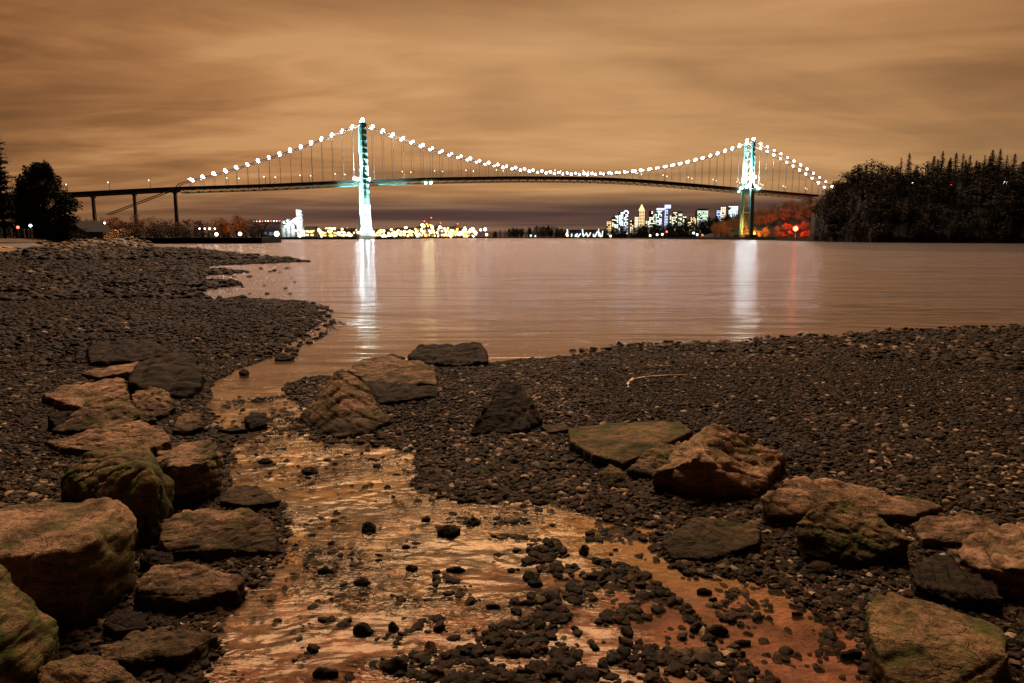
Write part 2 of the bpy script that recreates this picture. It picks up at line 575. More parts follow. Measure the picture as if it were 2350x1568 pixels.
# pebbles: wet stones, each with its own tone
m, t = mat_new('pebbles')
at = t.n('ShaderNodeAttribute')
at.attribute_type = 'INSTANCER'
at.attribute_name = 'tone'
tone = at.outputs['Fac']
at2 = t.n('ShaderNodeAttribute')
at2.attribute_type = 'INSTANCER'
at2.attribute_name = 'hue'
pos = t.n('ShaderNodeNewGeometry').outputs['Position']
c1 = t.ramp(tone, [(0.0, (0.003, 0.002, 0.0015)), (0.40, (0.013, 0.009, 0.0045)), (0.68, (0.060, 0.040, 0.020)), (0.86, (0.20, 0.135, 0.072)), (1.0, (0.55, 0.40, 0.26))])
c2 = t.mix(0.5, c1, t.ramp(at2.outputs['Fac'], [(0.0, (0.05, 0.065, 0.03)), (0.4, (0.09, 0.07, 0.045)), (0.75, (0.13, 0.07, 0.04)), (1.0, (0.20, 0.085, 0.05))]), 'MULTIPLY')
hsv = t.mix(0.35, c1, t.ramp(at2.outputs['Fac'], [(0.0, (0.026, 0.034, 0.014)), (0.45, (0.05, 0.036, 0.022)), (0.8, (0.08, 0.040, 0.024)), (1.0, (0.085, 0.045, 0.026))]))
c = t.mix(t.noise(pos, 90, 3, 0.6), t.mix(0.4, hsv, (0, 0, 0)), hsv)
b = t.n('ShaderNodeBsdfPrincipled')
t.l(c, b.inputs['Base Color'])
b.inputs['Roughness'].default_value = 0.6
b.inputs['Specular IOR Level'].default_value = 0.04
bp = t.n('ShaderNodeBump')
bp.inputs['Strength'].default_value = 0.55
bp.inputs['Distance'].default_value = 0.008
t.l(t.noise(pos, 75, 5, 0.65), bp.inputs['Height'])
t.l(bp.outputs[0], b.inputs['Normal'])
t.l(b.outputs[0], t.n('ShaderNodeOutputMaterial').inputs[0])
M['pebble'] = m


# ------------------------------------------------------------------ the shore: land outlines on the ground
def poly_px(pts):
    return np.array([list(G(x, y))[:2] for x, y in pts])


LEFT = [(355, 559.5), (400, 566), (470, 575), (560, 587), (640, 595), (705, 601), (600, 606), (490, 610), (455, 617), (520, 621), (575, 626), (480, 632),
        (445, 642), (520, 648), (565, 655), (470, 664), (425, 675), (470, 684), (560, 689), (680, 694), (725, 706), (715, 740), (700, 768), (650, 795), (590, 826), (510, 853), (466, 880),
        (455, 925), (480, 985), (508, 1040), (515, 1110), (560, 1140), (632, 1165), (645, 1240), (625, 1290), (560, 1330), (500, 1400), (450, 1440), (480, 1500), (420, 1640), (300, 1900),
        (-900, 1900), (-2600, 1200), (-2600, 620), (-900, 560)]
RIGHT = [(2350, 752), (2230, 757), (2100, 764), (1980, 769), (1880, 774), (1700, 787), (1560, 795), (1450, 800), (1330, 815), (1200, 828), (1110, 838), (1000, 846), (900, 852), (830, 858),
         (700, 870), (665, 890), (690, 935), (705, 985), (745, 1010), (850, 1018), (950, 1040), (985, 1075), (965, 1105), (1010, 1130), (1130, 1148), (1290, 1150), (1400, 1188), (1512, 1208),
         (1525, 1262), (1580, 1310), (1700, 1322), (1800, 1358), (1865, 1400), (1960, 1455), (2000, 1500), (2060, 1620), (2200, 1900), (3600, 1900), (6000, 1100), (5200, 730), (3000, 725)]
BAR = [(1120, 1236), (1210, 1228), (1290, 1262), (1345, 1285), (1440, 1296), (1500, 1325), (1560, 1380), (1620, 1440), (1700, 1500), (1760, 1580), (1850, 1900), (700, 1900), (760, 1560), (900, 1500),
       (1080, 1470), (1180, 1400), (1200, 1330), (1130, 1290)]
BERM = [(-2600, 640), (-600, 610), (0, 594), (110, 590), (200, 583), (300, 572), (352, 562), (352, 549), (-2600, 549)]
PL, PR, PB, PM = map(poly_px, (LEFT, RIGHT, BAR, BERM))


def sdf(P, poly):
    x, y = P[:, 0], P[:, 1]
    d2 = np.full(len(P), 1e18)
    inside = np.zeros(len(P), bool)
    n = len(poly)
    for i in range(n):
        ax, ay = poly[i]
        bx, by = poly[(i + 1) % n]
        ex, ey = bx - ax, by - ay
        L = ex * ex + ey * ey + 1e-12
        tt = np.clip(((x - ax) * ex + (y - ay) * ey) / L, 0, 1)
        d2 = np.minimum(d2, (x - ax - tt * ex) ** 2 + (y - ay - tt * ey) ** 2)
        cond = (ay > y) != (by > y)
        xi = ex * (y - ay) / (by - ay + 1e-18) + ax
        inside ^= cond & (x < xi)
    return np.where(inside, 1, -1) * np.sqrt(d2)


def vnoise(P, s, seed):
    """smooth value noise, numpy"""
    q = P * s
    i = np.floor(q).astype(np.int64)
    f = q - i
    f = f * f * (3 - 2 * f)

    def h(a, b):
        v = (a * 374761393 + b * 668265263 + seed * 1442695041) & 0xFFFFFFFF
        v = ((v ^ (v >> 13)) * 1274126177) & 0xFFFFFFFF
        return ((v ^ (v >> 16)) & 0xFFFF) / 65535.0
    a, b, c, d = h(i[:, 0], i[:, 1]), h(i[:, 0] + 1, i[:, 1]), h(i[:, 0], i[:, 1] + 1), h(i[:, 0] + 1, i[:, 1] + 1)
    return (a * (1 - f[:, 0]) + b * f[:, 0]) * (1 - f[:, 1]) + (c * (1 - f[:, 0]) + d * f[:, 0]) * f[:, 1]


def fnoise(P, s, seed, o=3):
    r = 0
    for k in range(o):
        r = r + vnoise(P, s * 2 ** k, seed + k) / 2 ** k
    return r / (2 - 2 ** (1 - o))


def ground(P):
    r = np.hypot(P[:, 0], P[:, 1])
    jit = (fnoise(P, 0.9, 3) - 0.5) * 0.35 * np.clip(r / 8, 0.6, 3)
    jit += (fnoise(P, 4.0, 9) - 0.5) * 0.14
    sl = sdf(P, PL) + jit
    sr = sdf(P, PR) + jit
    sb = sdf(P, PB) + jit * 0.7
    s = np.maximum(sl, sr)
    land = np.where(s > 0, np.minimum(0.045 * s, 0.10 + 0.016 * s), 0.0)
    land = np.where((s > 0) & (sr > sl), np.minimum(0.040 * s, 0.08 + 0.006 * s), land)
    under = np.where(s < 0, np.maximum(0.14 * s, -0.05), 0.0)
    deep = np.clip((r - 9) / 25, 0, 1)
    under = np.where(s < -1.0, under - deep * np.clip(-s - 1.0, 0, 60) * 0.05, under)
    h = land + under
    h = np.where(s < 0, np.maximum(h, np.where(sb > -0.4, np.clip(0.035 * sb, -0.02, -0.006), -9)), h)
    m = sdf(P, PM)
    h = np.where(m > 0, np.maximum(h, np.minimum(0.45 + 0.20 * m, 1.75)), h)
    h = h + (fnoise(P, 2.2, 21) - 0.5) * np.where(s > 0, 0.05, 0.028) * np.clip(np.abs(s) * 3, 0.3, 1) * np.where(sb > -0.4, 0.6, 1)
    return h, s, sb, m


def hits(px):
    """pixels -> points on the beach surface"""
    out = []
    rr_ = np.geomspace(1.4, 260, 700)
    for x, y in px:
        d = ray(x, y)
        k_ = math.hypot(d.x, d.y)
        Pp = np.stack([d.x / k_ * rr_, d.y / k_ * rr_], 1)
        zr = CAM_H + d.z / k_ * rr_
        below = zr <= np.maximum(ground(Pp)[0], -0.02)
        i = int(np.argmax(below)) if below.any() else len(rr_) - 1
        out.append(Vector((Pp[i, 0], Pp[i, 1], max(zr[i], -0.02))))
    return out


# the beach sheet, finer towards the viewer's end of the shore
rr = np.geomspace(0.7, 330, 330)
th = np.radians(np.linspace(-100, 100, 420))
R_, T_ = np.meshgrid(rr, th, indexing='ij')
P = np.stack([R_.ravel() * np.sin(T_.ravel()), R_.ravel() * np.cos(T_.ravel())], 1)
hh = ground(P)[0]
nr, nt = len(rr), len(th)
idx = np.arange(nr * nt).reshape(nr, nt)
Fq = np.stack([idx[:-1, :-1].ravel(), idx[:-1, 1:].ravel(), idx[1:, 1:].ravel(), idx[1:, :-1].ravel()], 1)
beach = ob('beach', np_mesh('beach', np.column_stack([P, hh]), Fq, M['beach'], True))
tag(beach, 'pebble beach with a shallow stream bed running through it', kind='structure')

# water: wide flat sheet, with real ripples where the stream runs through the foreground
X0, X1, Y0, Y1, ST = -3.2, 2.6, 1.5, 9.3, 0.015
gx_, gy_ = np.arange(X0, X1, ST), np.arange(Y0, Y1, ST)
GX, GY = np.meshgrid(gx_, gy_)
Pw = np.stack([GX.ravel(), GY.ravel()], 1)
warp = np.stack([(fnoise(Pw, 2.0, 31, 2) - .5) * .35, (fnoise(Pw, 2.4, 41, 2) - .5) * .22], 1)
Q = Pw + warp


def ridge_(P_, sx, sy, seed):
    v = vnoise(P_ * np.array([sx, sy]), 1.0, seed)
    return 1 - np.abs(2 * v - 1)


wz = 0.0095 * ridge_(Q, 7.5, 18.0, 51) + 0.0042 * ridge_(Q + 5.3, 15.0, 36.0, 61) + 0.0022 * vnoise((Q + 2) * np.array([5.0, 40.0]), 1.0, 71)
act = np.clip((fnoise(Pw, 0.8, 81, 2) - 0.30) * 4.0, 0.10, 1.0)
act *= np.clip((0.95 - Pw[:, 0]) / 0.7, 0.10, 1.0) * np.clip((Pw[:, 1] - 2.5) / 0.9, 0.15, 1.0)
act *= np.clip((Y1 - 0.3 - Pw[:, 1]) / 2.5, 0, 1) * np.clip((Pw[:, 1] - Y0 - .05) / .3, 0, 1) * np.clip((Pw[:, 0] - X0 - .05) / .3, 0, 1) * np.clip((X1 - .1 - Pw[:, 0]) / .3, 0, 1)
wz = (wz - 0.0065) * act
nyw, nxw = GX.shape
iw = np.arange(nxw * nyw).reshape(nyw, nxw)
Vw = np.column_stack([Pw, wz])
Fw = np.stack([iw[:-1, :-1].ravel(), iw[:-1, 1:].ravel(), iw[1:, 1:].ravel(), iw[1:, :-1].ravel()], 1)
xe, ye = gx_[-1], gy_[-1]
ring = np.array([(-20000, -60, 0), (20000, -60, 0), (20000, 20000, 0), (-20000, 20000, 0)], float)
nb = len(Vw)
Vw = np.vstack([Vw, ring])
c00, c10, c11, c01 = iw[0, 0], iw[0, -1], iw[-1, -1], iw[-1, 0]
Fw = np.vstack([Fw, [[nb, nb + 1, c10, c00], [nb + 1, nb + 2, c11, c10], [nb + 2, nb + 3, c01, c11], [nb + 3, nb, c00, c01]]])
water = ob('water', np_mesh('water', Vw, Fw, M['water'], True))
tag(water, 'calm inlet water and shallow stream reflecting the orange sky', kind='structure')
sb_ = MB()
sb_.add([(-20000, -60, -3.4), (20000, -60, -3.4), (20000, 20000, -3.4), (-20000, 20000, -3.4)], [(0, 1, 2, 3)])
M['seabed'] = mat_plain('seabed_mud', (0.12, 0.085, 0.075), 0.95, 0, 0.3, 0.1)
tag(sb_.build('seabed', M['seabed']), 'dark mud under the deeper water', kind='structure')


# ------------------------------------------------------------------ boulders
def hull_rock(name, spec, mat, label, group='boulders on the beach', seed=0, rough=1.0, res=None, sharp=0, sink=0.08):
    import bmesh
    pts = []
    for (x, y, yb) in spec:
        g = G(x, yb)
        for _ in range(3):
            g = G(x, yb, max(0.0, float(ground(np.array([[g.x, g.y]]))[0][0])))
        p = D(x, y, g.y)
        pts.append(p)
        pts.append(Vector((g.x, g.y, g.z - sink)))
    base = sum((Vector((p.x, p.y, 0)) for p in pts), Vector()) / len(pts)
    bm = bmesh.new()
    for p in pts:
        bm.verts.new(p - base)
    r = bmesh.ops.convex_hull(bm, input=bm.verts)
    junk = [g for g in r['geom_interior'] + r['geom_unused'] if isinstance(g, bmesh.types.BMVert)]
    bmesh.ops.delete(bm, geom=list(set(junk)), context='VERTS')
    bmesh.ops.recalc_face_normals(bm, faces=bm.faces)
    me = bpy.data.meshes.new(name)
    bm.to_mesh(me)
    bm.free()
    size = max((p - base).length for p in pts)
    vox = res or max(0.008, size / 46)
    tmp = bpy.data.objects.new('tmp', me)
    COL.objects.link(tmp)
    mod = tmp.modifiers.new('r', 'REMESH')
    mod.mode = 'VOXEL'
    mod.voxel_size = vox
    sm = tmp.modifiers.new('s', 'SMOOTH')
    sm.iterations = sharp
    sm.factor = 0.5
    dg = bpy.context.evaluated_depsgraph_get()
    me2 = bpy.data.meshes.new_from_object(tmp.evaluated_get(dg))
    bpy.data.objects.remove(tmp)
    bpy.data.meshes.remove(me)
    me2.name = name
    n = len(me2.vertices)
    co = np.empty(n * 3, np.float32)
    me2.vertices.foreach_get('co', co)
    no = np.empty(n * 3, np.float32)
    me2.vertex_normals.foreach_get('vector', no)
    co, no = co.reshape(-1, 3), no.reshape(-1, 3)
    rs = random.Random(seed + 100)
    off = Vector((rs.random() * 50, rs.random() * 50, rs.random() * 50))
    ledge = 1.3 if 'striped' in label or 'furrowed' in label else 0.45
    ax = Vector((rs.uniform(-.5, .5), rs.uniform(-.5, .5), 1)).normalized()
    if 'striped' in label:
        ax = Vector((.25, 1, -.15)).normalized()
    A = size * 0.050 * rough
    dsp = np.empty(n, np.float32)
    for i in range(n):
        p = Vector(co[i])
        a = noise.fractal((p + off) * (2.2 / size), 1.0, 2.0, 3)
        b = noise.noise((p + off) * (9.0 / size))
        # bedding ledges
        s = (p.dot(ax) + 0.05 * size * noise.noise((p + off) * 2 / size)) * (7.5 / size)
        led = (s - math.floor(s))
        led = -1.0 * max(0.0, 1 - led * 5.0)
        c = 1 - abs(noise.noise((p + off) * (5.0 / size)))
        dv = noise.voronoi((p + off) * (3.1 / size))[0]
        chis = min((dv[1] - dv[0]) * 3.0, 1.0) - 1.0 + 0.9 * (dv[0] if dv[0] < 1 else 1) * -1
        dsp[i] = chis * 0.5 + 0.62 + a * 0.75 + b * 0.22 + led * ledge - (c ** 8) * 0.35 + 0.10 * noise.noise((p + off) * (26 / size))
    co += no * (dsp * A)[:, None]
    me2.vertices.foreach_set('co', co.ravel())
    me2.materials.clear()
    me2.materials.append(mat)
    me2.shade_smooth()
    me2.update()
    o = ob(name, me2, None, base)
    return tag(o, label, 'rock', group)


R1 = 'boulders along the left bank of the stream'
R2 = 'boulders on the gravel tongue at mid beach'
R3 = 'boulders on the right beach'
BOULDERS = [
    ([(318, 1280, 1312), (345, 1260, 1302), (395, 1268, 1302), (402, 1295, 1316), (350, 1300, 1320)], 'rock_dark', 'dark filler boulder for the shadow under the left end of the broad low boulder', R1, 1.0),  # dark rock put in where only shadow lies under the boulder
    ([(235, 1430, 1462), (268, 1398, 1442), (328, 1404, 1442), (342, 1440, 1466), (262, 1450, 1476)], 'rock_dark', 'dark filler stone for the shadow between the square-cut boulder and the crumbly slab', R1, 1.0),  # added dark filler, stands in for the shadow in this gap
    ([(395, 985, 998), (410, 952, 978), (455, 942, 968), (470, 975, 992), (430, 992, 1003)], 'rock_tan', 'low reddish slab at the stream edge above the furrowed blocky boulder', R1, 0.9),
    ([(505, 1150, 1166), (522, 1120, 1142), (590, 1112, 1136), (642, 1150, 1166), (570, 1160, 1176)], 'rock_brown', 'flat brown slab awash between the blocky boulder and the broad low one', R1, 0.9),
    ([(108, 952, 985), (150, 943, 980), (212, 955, 985), (202, 980, 996), (130, 982, 998)], 'rock_dark', 'dark filler stone for the shadow under the wide salmon-topped slab', R1, 1.0),  # added dark filler, stands in for the slab's undercut shadow
    ([(2090, 1305, 1335), (2150, 1272, 1315), (2262, 1302, 1352), (2302, 1375, 1420), (2180, 1378, 1402), (2100, 1340, 1372)], 'rock_dark', 'large dark boulder in front of the furrowed tan one at the right edge', R3, 1.0),  # shade over this boulder is put into its dark rock colour
    ([(202, 800, 822), (225, 785, 812), (355, 778, 808), (388, 806, 828), (372, 815, 842), (205, 832, 842), (300, 830, 848)], 'rock_dark',
     'dark flat-topped slab boulder, farthest of the left bank pile', R1, 1.0),
    ([(295, 850, 880), (330, 828, 868), (405, 803, 850), (445, 808, 862), (466, 842, 885), (462, 880, 905), (430, 912, 918), (345, 905, 920), (300, 880, 915)], 'rock_dark',
     'large black rounded boulder at the stream edge beside the flat dark slab', R1, 1.0),
    ([(182, 855, 868), (215, 846, 860), (300, 838, 856), (340, 828, 852), (300, 852, 875), (230, 866, 878)], 'rock_tan',
     'thin tan slab with a bright top leaning on the black rounded boulder', R1, 0.7),
    ([(98, 905, 925), (150, 884, 905), (285, 868, 892), (292, 888, 912), (262, 920, 940), (205, 938, 952), (150, 925, 950)], 'rock_tan',
     'wide salmon-topped slab with dark undercut behind the ridged boulder', R1, 1.0),
    ([(120, 990, 1000), (180, 952, 985), (238, 888, 968), (282, 882, 962), (300, 910, 968), (318, 957, 985), (290, 975, 1000), (215, 985, 1008)], 'rock_brown',
     'pale ridged boulder with a sharp crest among the left bank slabs', R1, 0.9),
    ([(300, 905, 940), (345, 888, 930), (385, 895, 930), (402, 935, 950), (370, 955, 965), (310, 950, 965)], 'rock_brown',
     'small rounded layered boulder below the black rounded one', R1, 1.6),
    ([(302, 940, 965), (325, 922, 958), (350, 935, 965), (360, 965, 978), (322, 970, 980)], 'rock_tan',
     'small curled pinkish stone wedged between left bank boulders', R1, 1.5),
    ([(103, 1012, 1025), (165, 998, 1018), (250, 985, 1012), (300, 965, 1005), (372, 978, 1015), (395, 1010, 1040), (345, 1028, 1055), (200, 1036, 1050), (150, 1030, 1048)], 'rock_tan',
     'long low tan slab pointing left above the striped boulder', R1, 0.9),
    ([(140, 1092, 1150), (195, 1045, 1125), (250, 1028, 1115), (340, 1025, 1115), (352, 1068, 1190), (388, 1110, 1200), (392, 1185, 1225), (345, 1078, 1235), (195, 1118, 1185), (320, 1245, 1262), (145, 1140, 1155), (375, 1238, 1248)], 'rock_moss',
     'large boulder with striped ledges on top and a green mossy right side', R1, 1.0),
    ([(358, 1066, 1150), (365, 1035, 1125), (430, 1012, 1095), (488, 1008, 1095), (507, 1045, 1115), (503, 1110, 1140), (475, 1058, 1158), (400, 1072, 1168), (400, 1160, 1168), (480, 1145, 1155)], 'rock_brown',
     'blocky boulder with orange top and dark furrowed front at the stream edge', R1, 1.0),
    ([(-90, 1190, 1340), (60, 1160, 1300), (240, 1137, 1280), (285, 1150, 1300), (315, 1215, 1335), (290, 1295, 1375), (245, 1385, 1412), (205, 1245, 1425), (165, 1268, 1448), (-90, 1288, 1440), (190, 1435, 1448), (-90, 1440, 1442)], 'rock_brown',
     'biggest square-cut boulder with flat salmon top and black front', R1, 0.8),
    ([(-90, 1280, 1500), (0, 1300, 1480), (75, 1375, 1500), (132, 1428, 1530), (125, 1465, 1545), (60, 1560, 1625), (20, 1640, 1660), (-90, 1640, 1662), (-90, 1400, 1640)], 'rock_moss',
     'green mossy boulder cut by the bottom corner, nearest on the left', R1, 0.9),
    ([(375, 1192, 1245), (420, 1170, 1225), (560, 1166, 1218), (620, 1190, 1238), (638, 1235, 1258), (630, 1268, 1278), (520, 1262, 1288), (385, 1270, 1290), (368, 1240, 1280)], 'rock_brown',
     'broad low brown boulder beside the stream with water lapping its right end', R1, 0.9),
    ([(305, 1345, 1395), (350, 1300, 1360), (430, 1292, 1350), (560, 1325, 1370), (545, 1352, 1390), (420, 1385, 1412), (330, 1385, 1405)], 'rock_tan',
     'sloping pinkish slab with a black undercut beneath the broad low boulder', R1, 0.9),
    ([(225, 1482, 1530), (340, 1440, 1490), (460, 1452, 1495), (500, 1455, 1485), (430, 1500, 1535), (310, 1522, 1552), (230, 1512, 1552)], 'rock_tan',
     'low crumbly slab at the bottom edge beside the red mud', R1, 1.1),
    ([(90, 1530, 1600), (170, 1502, 1570), (270, 1512, 1580), (325, 1568, 1625), (250, 1640, 1652), (90, 1640, 1652)], 'rock_brown',
     'brown boulder at the bottom edge between the mossy corner boulder and the crumbly slab', R1, 1.0),
    ([(790, 842, 948), (768, 850, 944), (690, 958, 968), (715, 985, 990), (770, 1003, 1010), (842, 995, 1004), (896, 962, 976), (838, 880, 956)], 'rock_brown',
     'brown pyramid-shaped boulder standing by the stream at the tip of the gravel tongue', R2, 0.8),
    ([(798, 850, 878), (828, 824, 860), (880, 818, 852), (960, 826, 858), (995, 842, 868), (1005, 880, 892), (930, 888, 898), (850, 880, 895)], 'rock_brown',
     'wide sloping boulder with a reddish top behind the pyramid-shaped one', R2, 0.9),
    ([(810, 872, 902), (860, 882, 912), (1000, 885, 905), (1008, 905, 914), (950, 915, 925), (870, 925, 932)], 'rock_dark',
     'low dark boulder lying in front of the wide reddish one', R2, 0.9),
    ([(870, 822, 832), (900, 811, 826), (930, 821, 832), (900, 830, 836)], 'rock_dark', 'small dark stone peeking out behind the wide reddish boulder', R2, 0.8),
    ([(936, 815, 838), (960, 793, 822), (1010, 790, 820), (1060, 789, 820), (1105, 788, 822), (1120, 806, 830), (1118, 830, 842), (1050, 838, 846), (942, 832, 842)], 'rock_dark',
     'long black lumpy boulder at the water edge with pale reflections behind', R2, 1.1),
    ([(1148, 876, 962), (1182, 872, 958), (1222, 915, 970), (1245, 962, 982), (1200, 992, 1000), (1076, 998, 1004), (1110, 935, 985)], 'rock_dark',
     'dark triangular boulder alone on the gravel between the two boulder groups', R2, 0.8),
    ([(1303, 982, 1012), (1400, 972, 1002), (1500, 965, 1000), (1562, 968, 1008), (1590, 988, 1032), (1500, 1035, 1062), (1430, 1062, 1085), (1360, 1042, 1075), (1308, 1012, 1038)], 'rock_moss',
     'flat triangular slab with a smooth olive face and a dark left edge', R3, 0.35),
    ([(1438, 1078, 1098), (1490, 1032, 1075), (1562, 1008, 1062), (1575, 1060, 1095), (1500, 1090, 1108)], 'rock_moss', 'low mossy hump between the flat triangular slab and the peaked boulder', R3, 1.2),
    ([(1622, 974, 1095), (1660, 970, 1088), (1720, 1000, 1085), (1802, 1046, 1082), (1755, 1100, 1135), (1740, 1138, 1152), (1650, 1135, 1152), (1595, 1050, 1150), (1500, 1085, 1128), (1555, 1030, 1100), (1510, 1118, 1132)], 'rock_tan',
     'tallest peaked boulder of the right beach, orange ridge and black left face', R3, 1.1),
    ([(1375, 1082, 1112), (1400, 1064, 1102), (1435, 1085, 1118), (1442, 1118, 1128), (1380, 1116, 1124)], 'rock_moss', 'small rusty green stone in front of the flat triangular slab', R3, 1.0),
    ([(1745, 1140, 1195), (1800, 1102, 1175), (1850, 1092, 1165), (1950, 1105, 1165), (2060, 1135, 1172), (2165, 1162, 1175), (2100, 1182, 1205), (1950, 1182, 1218), (1760, 1185, 1212)], 'rock_tan',
     'long whaleback boulder with a salmon tail right of the peaked boulder', R3, 0.8),
    ([(1828, 1200, 1275), (1885, 1152, 1255), (1950, 1145, 1250), (2012, 1180, 1265), (2085, 1240, 1295), (1980, 1290, 1308), (1850, 1280, 1298)], 'rock_moss',
     'rounded mossy boulder in front of the long whaleback one', R3, 1.1),
    ([(1520, 1250, 1264), (1565, 1205, 1235), (1610, 1182, 1220), (1740, 1205, 1235), (1742, 1245, 1268), (1640, 1278, 1292), (1545, 1280, 1290)], 'rock_moss',
     'flat brown slab jutting into the yellow pool', R3, 0.9),
    ([(2092, 1202, 1230), (2130, 1182, 1215), (2270, 1180, 1210), (2295, 1205, 1235), (2250, 1248, 1262), (2120, 1238, 1262)], 'rock_tan', 'low pink-topped slab behind the boulder cut by the right edge', R3, 0.9),
    ([(2182, 1265, 1325), (2230, 1226, 1290), (2330, 1200, 1270), (2450, 1195, 1265), (2450, 1300, 1400), (2250, 1305, 1372), (2450, 1400, 1412), (2262, 1355, 1375)], 'rock_tan',
     'big furrowed tan boulder cut by the right edge', R3, 1.1),
    ([(1993, 1378, 1475), (2040, 1360, 1450), (2160, 1392, 1455), (2290, 1430, 1505), (2320, 1500, 1600), (2250, 1620, 1652), (2060, 1612, 1652), (2000, 1465, 1562)], 'rock_moss',
     'olive pitted boulder at the bottom right with pink mud at its left side', R3, 0.9),
    ([(1848, 1298, 1312), (1870, 1284, 1305), (1905, 1290, 1310), (1912, 1308, 1318), (1870, 1316, 1320)], 'rock_brown', 'small oval olive stone on dark gravel under the mossy rounded boulder', R3, 0.6),
    ([(1240, 978, 990), (1290, 972, 985), (1310, 985, 998), (1260, 992, 1000)], 'rock_moss', 'low buried brown stone touching the left tip of the flat triangular slab', R3, 0.7),
    ([(560, 958, 985), (580, 945, 975), (610, 948, 975), (612, 972, 985), (575, 985, 992)], 'rock_dark', 'angular black stone standing in the silver part of the stream', R1, 0.8),
    ([(498, 985, 992), (540, 980, 990), (570, 984, 994), (530, 990, 997)], 'rock_dark', 'thin flat dark stone left of the angular black one in the stream', R1, 0.6),
]
for i, (spec, mt, lab, grp, rgh) in enumerate(BOULDERS):
    hull_rock('boulder', spec, M[mt], lab, grp, seed=i, rough=rgh)

# single stones sitting in the stream: centre, half width, height in pixels
STONES = [
    (650, 822, 25, 14, 'dark oval stone in still water off the left bank tip'),
    (560, 855, 12, 14, 'small pointed stone in the stream mouth near the left bank'),
    (652, 783, 18, 10, 'black stone at the tip of the left gravel point'),
    (712, 1082, 22, 16, 'round brown stone in the yellow middle of the stream'),
    (845, 1212, 19, 22, 'dark knobbly stone in the rippled middle of the stream'),
    (1028, 1222, 28, 26, 'largest dark chunky stone in the stream beside the gravel bar'),
    (1088, 1198, 17, 18, 'brown pointed stone just behind the largest stream stone'),
    (976, 1192, 13, 12, 'small dark stone left of the brown pointed one'),
    (865, 1070, 12, 9, 'small flat stone in the pale water below the pyramid boulder'),
    (610, 1060, 18, 12, 'reddish flat stone by the left bank below the angular black one'),
    (747, 1312, 22, 13, 'flat black stone in the ripples near the left bank'),
    (945, 1305, 16, 14, 'dark stone centre stream below the largest one'),
    (832, 1337, 22, 16, 'brown stone awash just right of the flat black one'),
    (1045, 1308, 24, 12, 'pair-like flat dark stone at the left end of the gravel bar'),
    (833, 1447, 27, 26, 'dark peaked stone in the red shallows'),
    (903, 1440, 13, 22, 'small upright wedge stone right of the dark peaked one'),
    (905, 1528, 33, 34, 'big brown block stone at the bottom centre'),
    (745, 1545, 38, 22, 'long black stone at the bottom edge left of the brown block'),
    (1000, 1545, 22, 18, 'dark stone at the bottom edge right of the brown block'),
    (1340, 1265, 13, 22, 'upright black stone at the right end of the yellow pool'),
    (1240, 1155, 22, 12, 'dark flat stone at the upper edge of the yellow pool'),
    (1952, 1502, 30, 20, 'black oval stone alone on the pink mud flat'),
    (1703, 1476, 24, 14, 'dark flat stone at the left rim of the pink mud flat'),
    (1640, 1450, 34, 24, 'dark block stone with pinkish edge near the pink mud flat'),
    (1600, 1440, 20, 22, 'pinkish tilted stone leaning against the dark block stone'),
    (1616, 1358, 19, 15, 'round dark stone above the pink mud flat'),
    (1228, 1340, 20, 16, 'dark stone on the crest of the gravel bar'),
    (1210, 1385, 22, 14, 'rounded stone on the near side of the gravel bar'),
    (1415, 799, 18, 8, 'flat black stone in the water just off the right beach'),
    (1130, 1392, 22, 10, 'thin dark stone left of the gravel bar in red shallows'),
    (1270, 1550, 36, 22, 'largest dark cobble at the bottom edge right of centre'),
    (1175, 1500, 26, 18, 'dark cobble inside the bottom gravel, left of the largest one'),
    (1490, 1520, 26, 16, 'flat dark cobble near the bottom right of the gravel bar'),
    (1408, 1135, 13, 14, 'little bright orange stone on the gravel under the rusty stone'),
    (2228, 1106, 18, 8, 'little pink stone on the right beach above the whaleback tail'),
    (1830, 1408, 16, 8, 'small yellowish stone awash at the corner of the pink mud flat'),
]
for i, (x, y, hw, hp, lab) in enumerate(STONES):
    rs = random.Random(i * 7 + 1)
    yb = y + hp * 0.55
    sp_ = []
    k = 7
    for j in range(k):
        a = 2 * math.pi * j / k + rs.uniform(-.25, .25)
        sx = x + hw * math.cos(a) * rs.uniform(.85, 1.05)
        foot = yb - hp * 0.35 + hp * 0.35 * math.sin(a)
        sp_.append((sx, foot - hp * rs.uniform(.15, .55), foot))
    for j in range(3):
        sx = x + hw * rs.uniform(-.45, .45)
        foot = yb - hp * 0.3
        sp_.append((sx, foot - hp * rs.uniform(.75, 1.0), foot))
    mt = 'rock_tan' if ('orange' in lab or 'pink stone' in lab or 'yellowish' in lab) else ('rock_brown' if 'brown' in lab or 'pinkish' in lab else 'rock_dark')
    hull_rock('stone', sp_, M[mt], lab, 'stones standing in the stream', seed=300 + i, rough=1.1, res=max(0.006, hw * 0.00035), sink=0.05)


